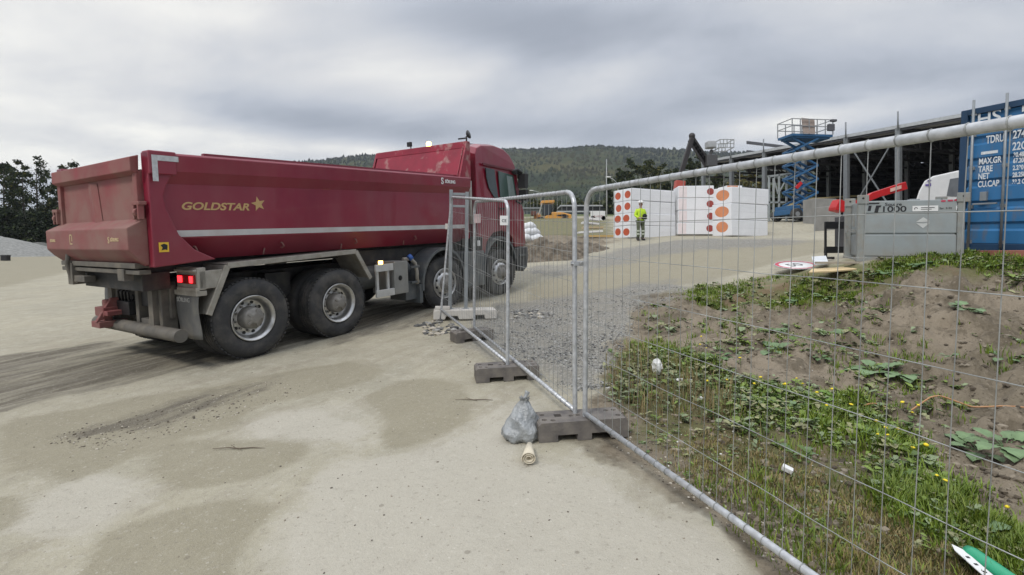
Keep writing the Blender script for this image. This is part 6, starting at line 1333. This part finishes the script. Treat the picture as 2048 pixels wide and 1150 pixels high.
strip = gpoly([(1355, 600), (1400, 572), (1500, 560), (1560, 552), (1660, 556), (1720, 548), (1700, 592), (1640, 600), (1560, 603), (1440, 606)])
strip2 = gpoly([(1700, 548), (1780, 522), (1900, 505), (2100, 508), (2100, 540), (1960, 538), (1850, 530), (1760, 556), (1700, 580)])
main = gpoly([(1380, 745), (1470, 735), (1560, 770), (1700, 790), (1790, 840), (1850, 905), (1860, 960), (1950, 1035), (2100, 1085), (2150, 1180), (1950, 1120), (1800, 1020), (1640, 950), (1500, 880), (1400, 830)])
up = gpoly([(1265, 700), (1290, 680), (1400, 700), (1440, 730), (1380, 745), (1300, 730)])
mossy = gpoly([(1230, 760), (1380, 800), (1520, 890), (1700, 980), (1900, 1090), (2100, 1180), (2100, 1250), (1800, 1220), (1600, 1090), (1400, 960), (1260, 870), (1215, 800)])
nz = lambda f, th, sd: (lambda x, y, R_: fbm(x*f, y*f, 3, sd)+R_.normal(0, .06, len(x)) > th)
grass('green_grass', 'lush green grass growing along the soil bank', [main], 1900, 13, (.04, .125), .04, greens, 21, dens=nz(1.8, .44, 4))
grass('grass_strip', 'green grass strip at the top of the bank by the lying sign', [strip, strip2], 2100, 11, (.035, .10), .05, greens, 22, yb=(6, 14), dens=nz(1.2, .40, 5), pw=1.2)
grass('weed_grass', 'patchy green grass near the gravel edge', [up], 160, 14, (.04, .12), .035, greens, 23)
grass('dry_grass', 'sparse dry and mossy grass by the fence foot', [mossy], 2700, 7, (.02, .075), .03, dry+[pm('moss_yellow', (.22, .20, .045), .8, var=.3)], 24, dens=nz(2.2, .49, 6), wd=.0026)
stems = gpoly([(1222, 800), (1230, 715), (1290, 705), (1380, 745), (1470, 800), (1500, 860), (1400, 840), (1300, 850)])
grass('dry_stems', 'tall dry weed stems beside the gravel, behind the near fence', [stems], 330, 3, (.14, .34), .02, dry[:2]+[pm('stem_grey_green', (.13, .15, .075), .8)], 25, wd=.0024, bend=.25, pw=1.2)
tufts = [(1460, 640), (1805, 690), (1790, 670), (1825, 700), (1290, 690), (1880, 965), (1850, 950), (1690, 725), (2000, 700), (1400, 665)]
tuftp = [[(G(px, py).x+.13*math.cos(a), G(px, py).y+.13*math.sin(a)) for a in [k*PI/4 for k in range(8)]] for px, py in tufts]
grass('grass_tufts', 'separate green tufts of grass on the bare soil', tuftp, 110, 12, (.05, .15), .03, greens[:2], 26, pw=1.1)
def bank_leaves():                                          # small round weed leaves all over the green zones
    R_ = np.random.default_rng(5); Vs = []; Fs = []; mi = []; k = 0
    for polys, n, sd, hz_ in (([main, stems], 1250, 31, .06), ([mossy], 900, 32, .01), ([strip, strip2], 620, 33, .04), ([up], 200, 34, .05), (AREAS['soil'][1:2], 900, 35, .04)):
        X, Y = scatter(polys, n, (.05, 1.15, 1), (1.9, 13), 1.7, sd, nz(2, .42, sd) if sd != 35 else (lambda x, y, R_: (fbm(x*1.3, y*1.3, 3, 35)+R_.normal(0, .05, len(x)) > .56) & (y > 4.2))); X = X+R_.normal(0, .09, len(X)); Y = Y+R_.normal(0, .12, len(X)); Z = gzf(X, Y)
        for x, y, z in zip(X, Y, Z):
            nl = R_.integers(3, 7); s0 = R_.uniform(.016, .05)*(1 if hz_ > .015 else .42)*(1.35 if y > 6 else 1)*(.7 if y < 3.2 else 1); m_ = R_.integers(0, 4)
            for j in range(nl):
                a = R_.random()*2*PI; t = R_.uniform(.15, .7); d = np.array([math.cos(a), math.sin(a), t]); sd_ = np.array([-math.sin(a), math.cos(a), 0]); p = np.array([x, y, z+R_.random()*hz_]); l = s0*R_.uniform(.8, 1.6); w = l*R_.uniform(.28, .45)
                Vs += [p, p+d*l*.35+sd_*w*.8, p+d*l*.75+sd_*w, p+d*l*1.2-np.array([0, 0, l*.3]), p+d*l*.75-sd_*w, p+d*l*.35-sd_*w*.8]; Fs += [(k, k+1, k+2, k+3), (k, k+3, k+4, k+5)]; mi += [m_, m_]; k += 6
    o = npmesh('weeds', np.array(Vs), np.array(Fs), [pm('weed_a', (.15, .215, .035), .55, var=.3), pm('weed_b', (.085, .14, .028), .55, var=.3), pm('weed_c', (.20, .25, .13), .6, var=.25), pm('weed_d', (.24, .24, .12), .6, var=.3)], midx=mi); tag(o, 'low leafy weeds covering the bank', 'weeds', kind='stuff')
grass('soil_grass', 'thin scattered grass over the bare bank', [AREAS['soil'][1]], 700, 9, (.03, .11), .05, greens, 28, dens=nz(1.3, .55, 35), pw=1.6)
bank_leaves()
def broad_plants():
    lm = [pm('broad_leaf', (.14, .215, .10), .6, var=.25, scale=12, bump=.004, bscale=30), pm('broad_leaf_dark', (.095, .17, .06), .55, var=.25, scale=12, bump=.004, bscale=30), pm('broad_leaf_bright', (.12, .22, .035), .5, var=.2, scale=12)]
    def proto(seed, nl, R0, mi):
        R_ = random.Random(seed); m = MB(); st = MB()
        for j in range(nl):
            a = 2*PI*j/nl+R_.uniform(-.4, .4); l = R0*R_.uniform(.55, 1.1); hw = l*R_.uniform(.34, .48); el = R_.uniform(.10, .75); base = Vector((.02*math.cos(a), .02*math.sin(a), 0)); d = Vector((math.cos(a)*math.cos(el), math.sin(a)*math.cos(el), math.sin(el))); s_ = Vector((-math.sin(a), math.cos(a), 0)); up_ = s_.cross(d)*-1
            p0 = base+d*l*.45; st.tube([base, base+d*l*.25+Vector((0, 0, .01)), p0], .0035, 4, cap=False); vs = []; nu, nv = 9, 8
            for i in range(nu):
                f = i/(nu-1); wv = hw*(math.sin(PI*min(1, f*.92+.10))**.6)*(1-.25*f)*(1+.13*math.cos(i*PI))
                for k in range(nv+1):
                    g = -1+2*k/nv; p = p0+d*(l*.9*(f-.08*(1-abs(g))*0))+s_*(g*wv)+Vector((0, 0, 1))*(-l*.30*f*f+.10*abs(g)*wv*2-.05*l*g*g+R_.uniform(-.004, .004)); vs.append(p)
            fs = [(i*(nv+1)+k, i*(nv+1)+k+1, (i+1)*(nv+1)+k+1, (i+1)*(nv+1)+k) for i in range(nu-1) for k in range(nv)]
            m.add(vs, fs, 0, True)
        t = thing('broad_leaf_plant', '', 'plant'); m.build('leaves', lm[mi], t, fix=False); st.build('stalks', lm[1], t, fix=False); return t
    protos = [proto(1, 9, .19, 0), proto(2, 7, .14, 0), proto(3, 12, .17, 1), proto(4, 6, .12, 2)]; used = set()
    L_ = [(1958, 872, 0, .9, 'largest clump of broad leaves, on bare soil behind the lowest wire rows'), (2010, 880, 0, .9, 'broad leaves beside the largest clump near the right edge'), (1750, 722, 0, 1.1, 'pale broad-leaved clump in the middle of the bare soil'), (1800, 728, 0, .9, 'pale clump just right of the middle one on bare soil'), (1850, 742, 1, .8, 'single small pale clump right of the pale pair'),
          (1545, 682, 1, 1.2, 'dark leafy clump on the soil between two fence wires'), (1650, 652, 2, 1.0, 'wide leafy clump below the left slope of the mound'), (1690, 660, 1, 1.1, 'leafy clump right of the wide one below the mound'), (1440, 706, 2, .8, 'yellow flowering clump at the edge of the gravel soil'), (1935, 610, 0, .9, 'pale clump high on the mound'),
          (1740, 602, 2, .9, 'dark clump on the left shoulder of the mound'), (1600, 590, 2, 1.2, 'dark leafy clump below the plywood sheet'), (1660, 585, 0, 1.1, 'broad clump at the right of the grass strip'), (1520, 640, 2, .7, 'small dark clump in the sandy hollow'), (1560, 650, 1, .8, 'small pale clump in the sandy hollow'),
          (2010, 690, 1, 1.0, 'pale low clump near the right edge of the view'), (1470, 800, 1, .8, 'light leaves among the grass by the paper scrap'), (1620, 800, 3, 1.2, 'bright green round leaves in the lush grass'), (1690, 790, 3, 1.3, 'bright green clump left of the orange hose'), (1560, 815, 1, .9, 'pale leaves in the middle of the lush grass'), (1780, 545, 2, 1.2, 'dark clump in front of the fuel tank'), (1860, 528, 2, 1.2, 'dark clump near the right foot of the fuel tank'), (1640, 700, 2, .6, 'tiny dark clump in the middle of the soil'),
          (1940, 630, 1, .7, 'small clump below the pale one on the mound'), (1900, 715, 1, .5, 'tiny clump on the bare slope at the right'), (1350, 700, 2, .6, 'small green clump at the gravel edge'), (1600, 900, 1, .7, 'grey green leaves low by the foam scrap'), (1930, 1060, 0, .8, 'grey green leaves above the green pipe')]
    for px, py, k, sc_, lab in L_:
        c = G(px, py); o = protos[k] if k not in used else copy_tree(protos[k]); used.add(k); o.location = (c.x, c.y, gzs(c.x, c.y)-.005); o.scale = (sc_,)*3; o.rotation_euler = (0, 0, random.uniform(0, 6.28)); tag(o, lab, 'plant', 'broad-leaved weeds on the bank')
broad_plants()
def flowers():
    yl = pm('petal_yellow', (.80, .62, .02), .6, var=.1); R_ = random.Random(11); t = thing('yellow_flower', '', 'flower'); m = MB(); m.tube([(0, 0, -.01), (.004, 0, .06), (.0, .003, .11)], .0018, 5); m.build('stalk', greens[1], t); m = MB(); m.lathe([(.0, .112), (.011, .116), (.014, .122), (.007, .127), (0, .128)], n=9)
    m.build('flower_head', yl, t); first = True
    pts = [(1752, 868), (1762, 872), (1788, 876), (1782, 886), (1820, 880), (1822, 893), (1838, 902), (1764, 888), (1806, 818), (1822, 816), (1830, 824), (1876, 962), (1884, 972), (2026, 1016), (1410, 685), (1418, 700), (1402, 696), (1500, 770), (1560, 780), (1572, 790), (1530, 765), (1450, 762), (1640, 800), (1655, 812), (1598, 752), (1608, 760), (1480, 720), (1700, 812), (1420, 780), (1670, 780)]
    for px, py in pts:
        c = G(px+R_.uniform(-4, 4), py+8); o = t if first else copy_tree(t); first = False; o.location = (c.x, c.y, gzs(c.x, c.y)); s = R_.uniform(.7, 1.25); o.scale = (s, s, s*R_.uniform(.7, 1.2)); o.rotation_euler = (R_.uniform(-.3, .3), R_.uniform(-.3, .3), R_.uniform(0, 6)); tag(o, 'small yellow flower on a thin stalk in the grass behind the fence', 'flower', 'yellow flowers along the bank')
flowers()

def haze():
    m = MB(); m.bb(-1700, 2000, -60, 1900, -40, 330); mt = D.materials.new('haze'); mt.use_nodes = True; N = mt.node_tree.nodes; N.clear(); o_ = N.new('ShaderNodeOutputMaterial'); v = N.new('ShaderNodeVolumePrincipled')
    v.inputs['Color'].default_value = (.80, .86, .93, 1); v.inputs['Density'].default_value = .00021; mt.node_tree.links.new(v.outputs[0], o_.inputs['Volume']); o = m.build('haze', mt); tag(o, 'thin grey air over the valley', 'haze', kind='stuff')
haze()
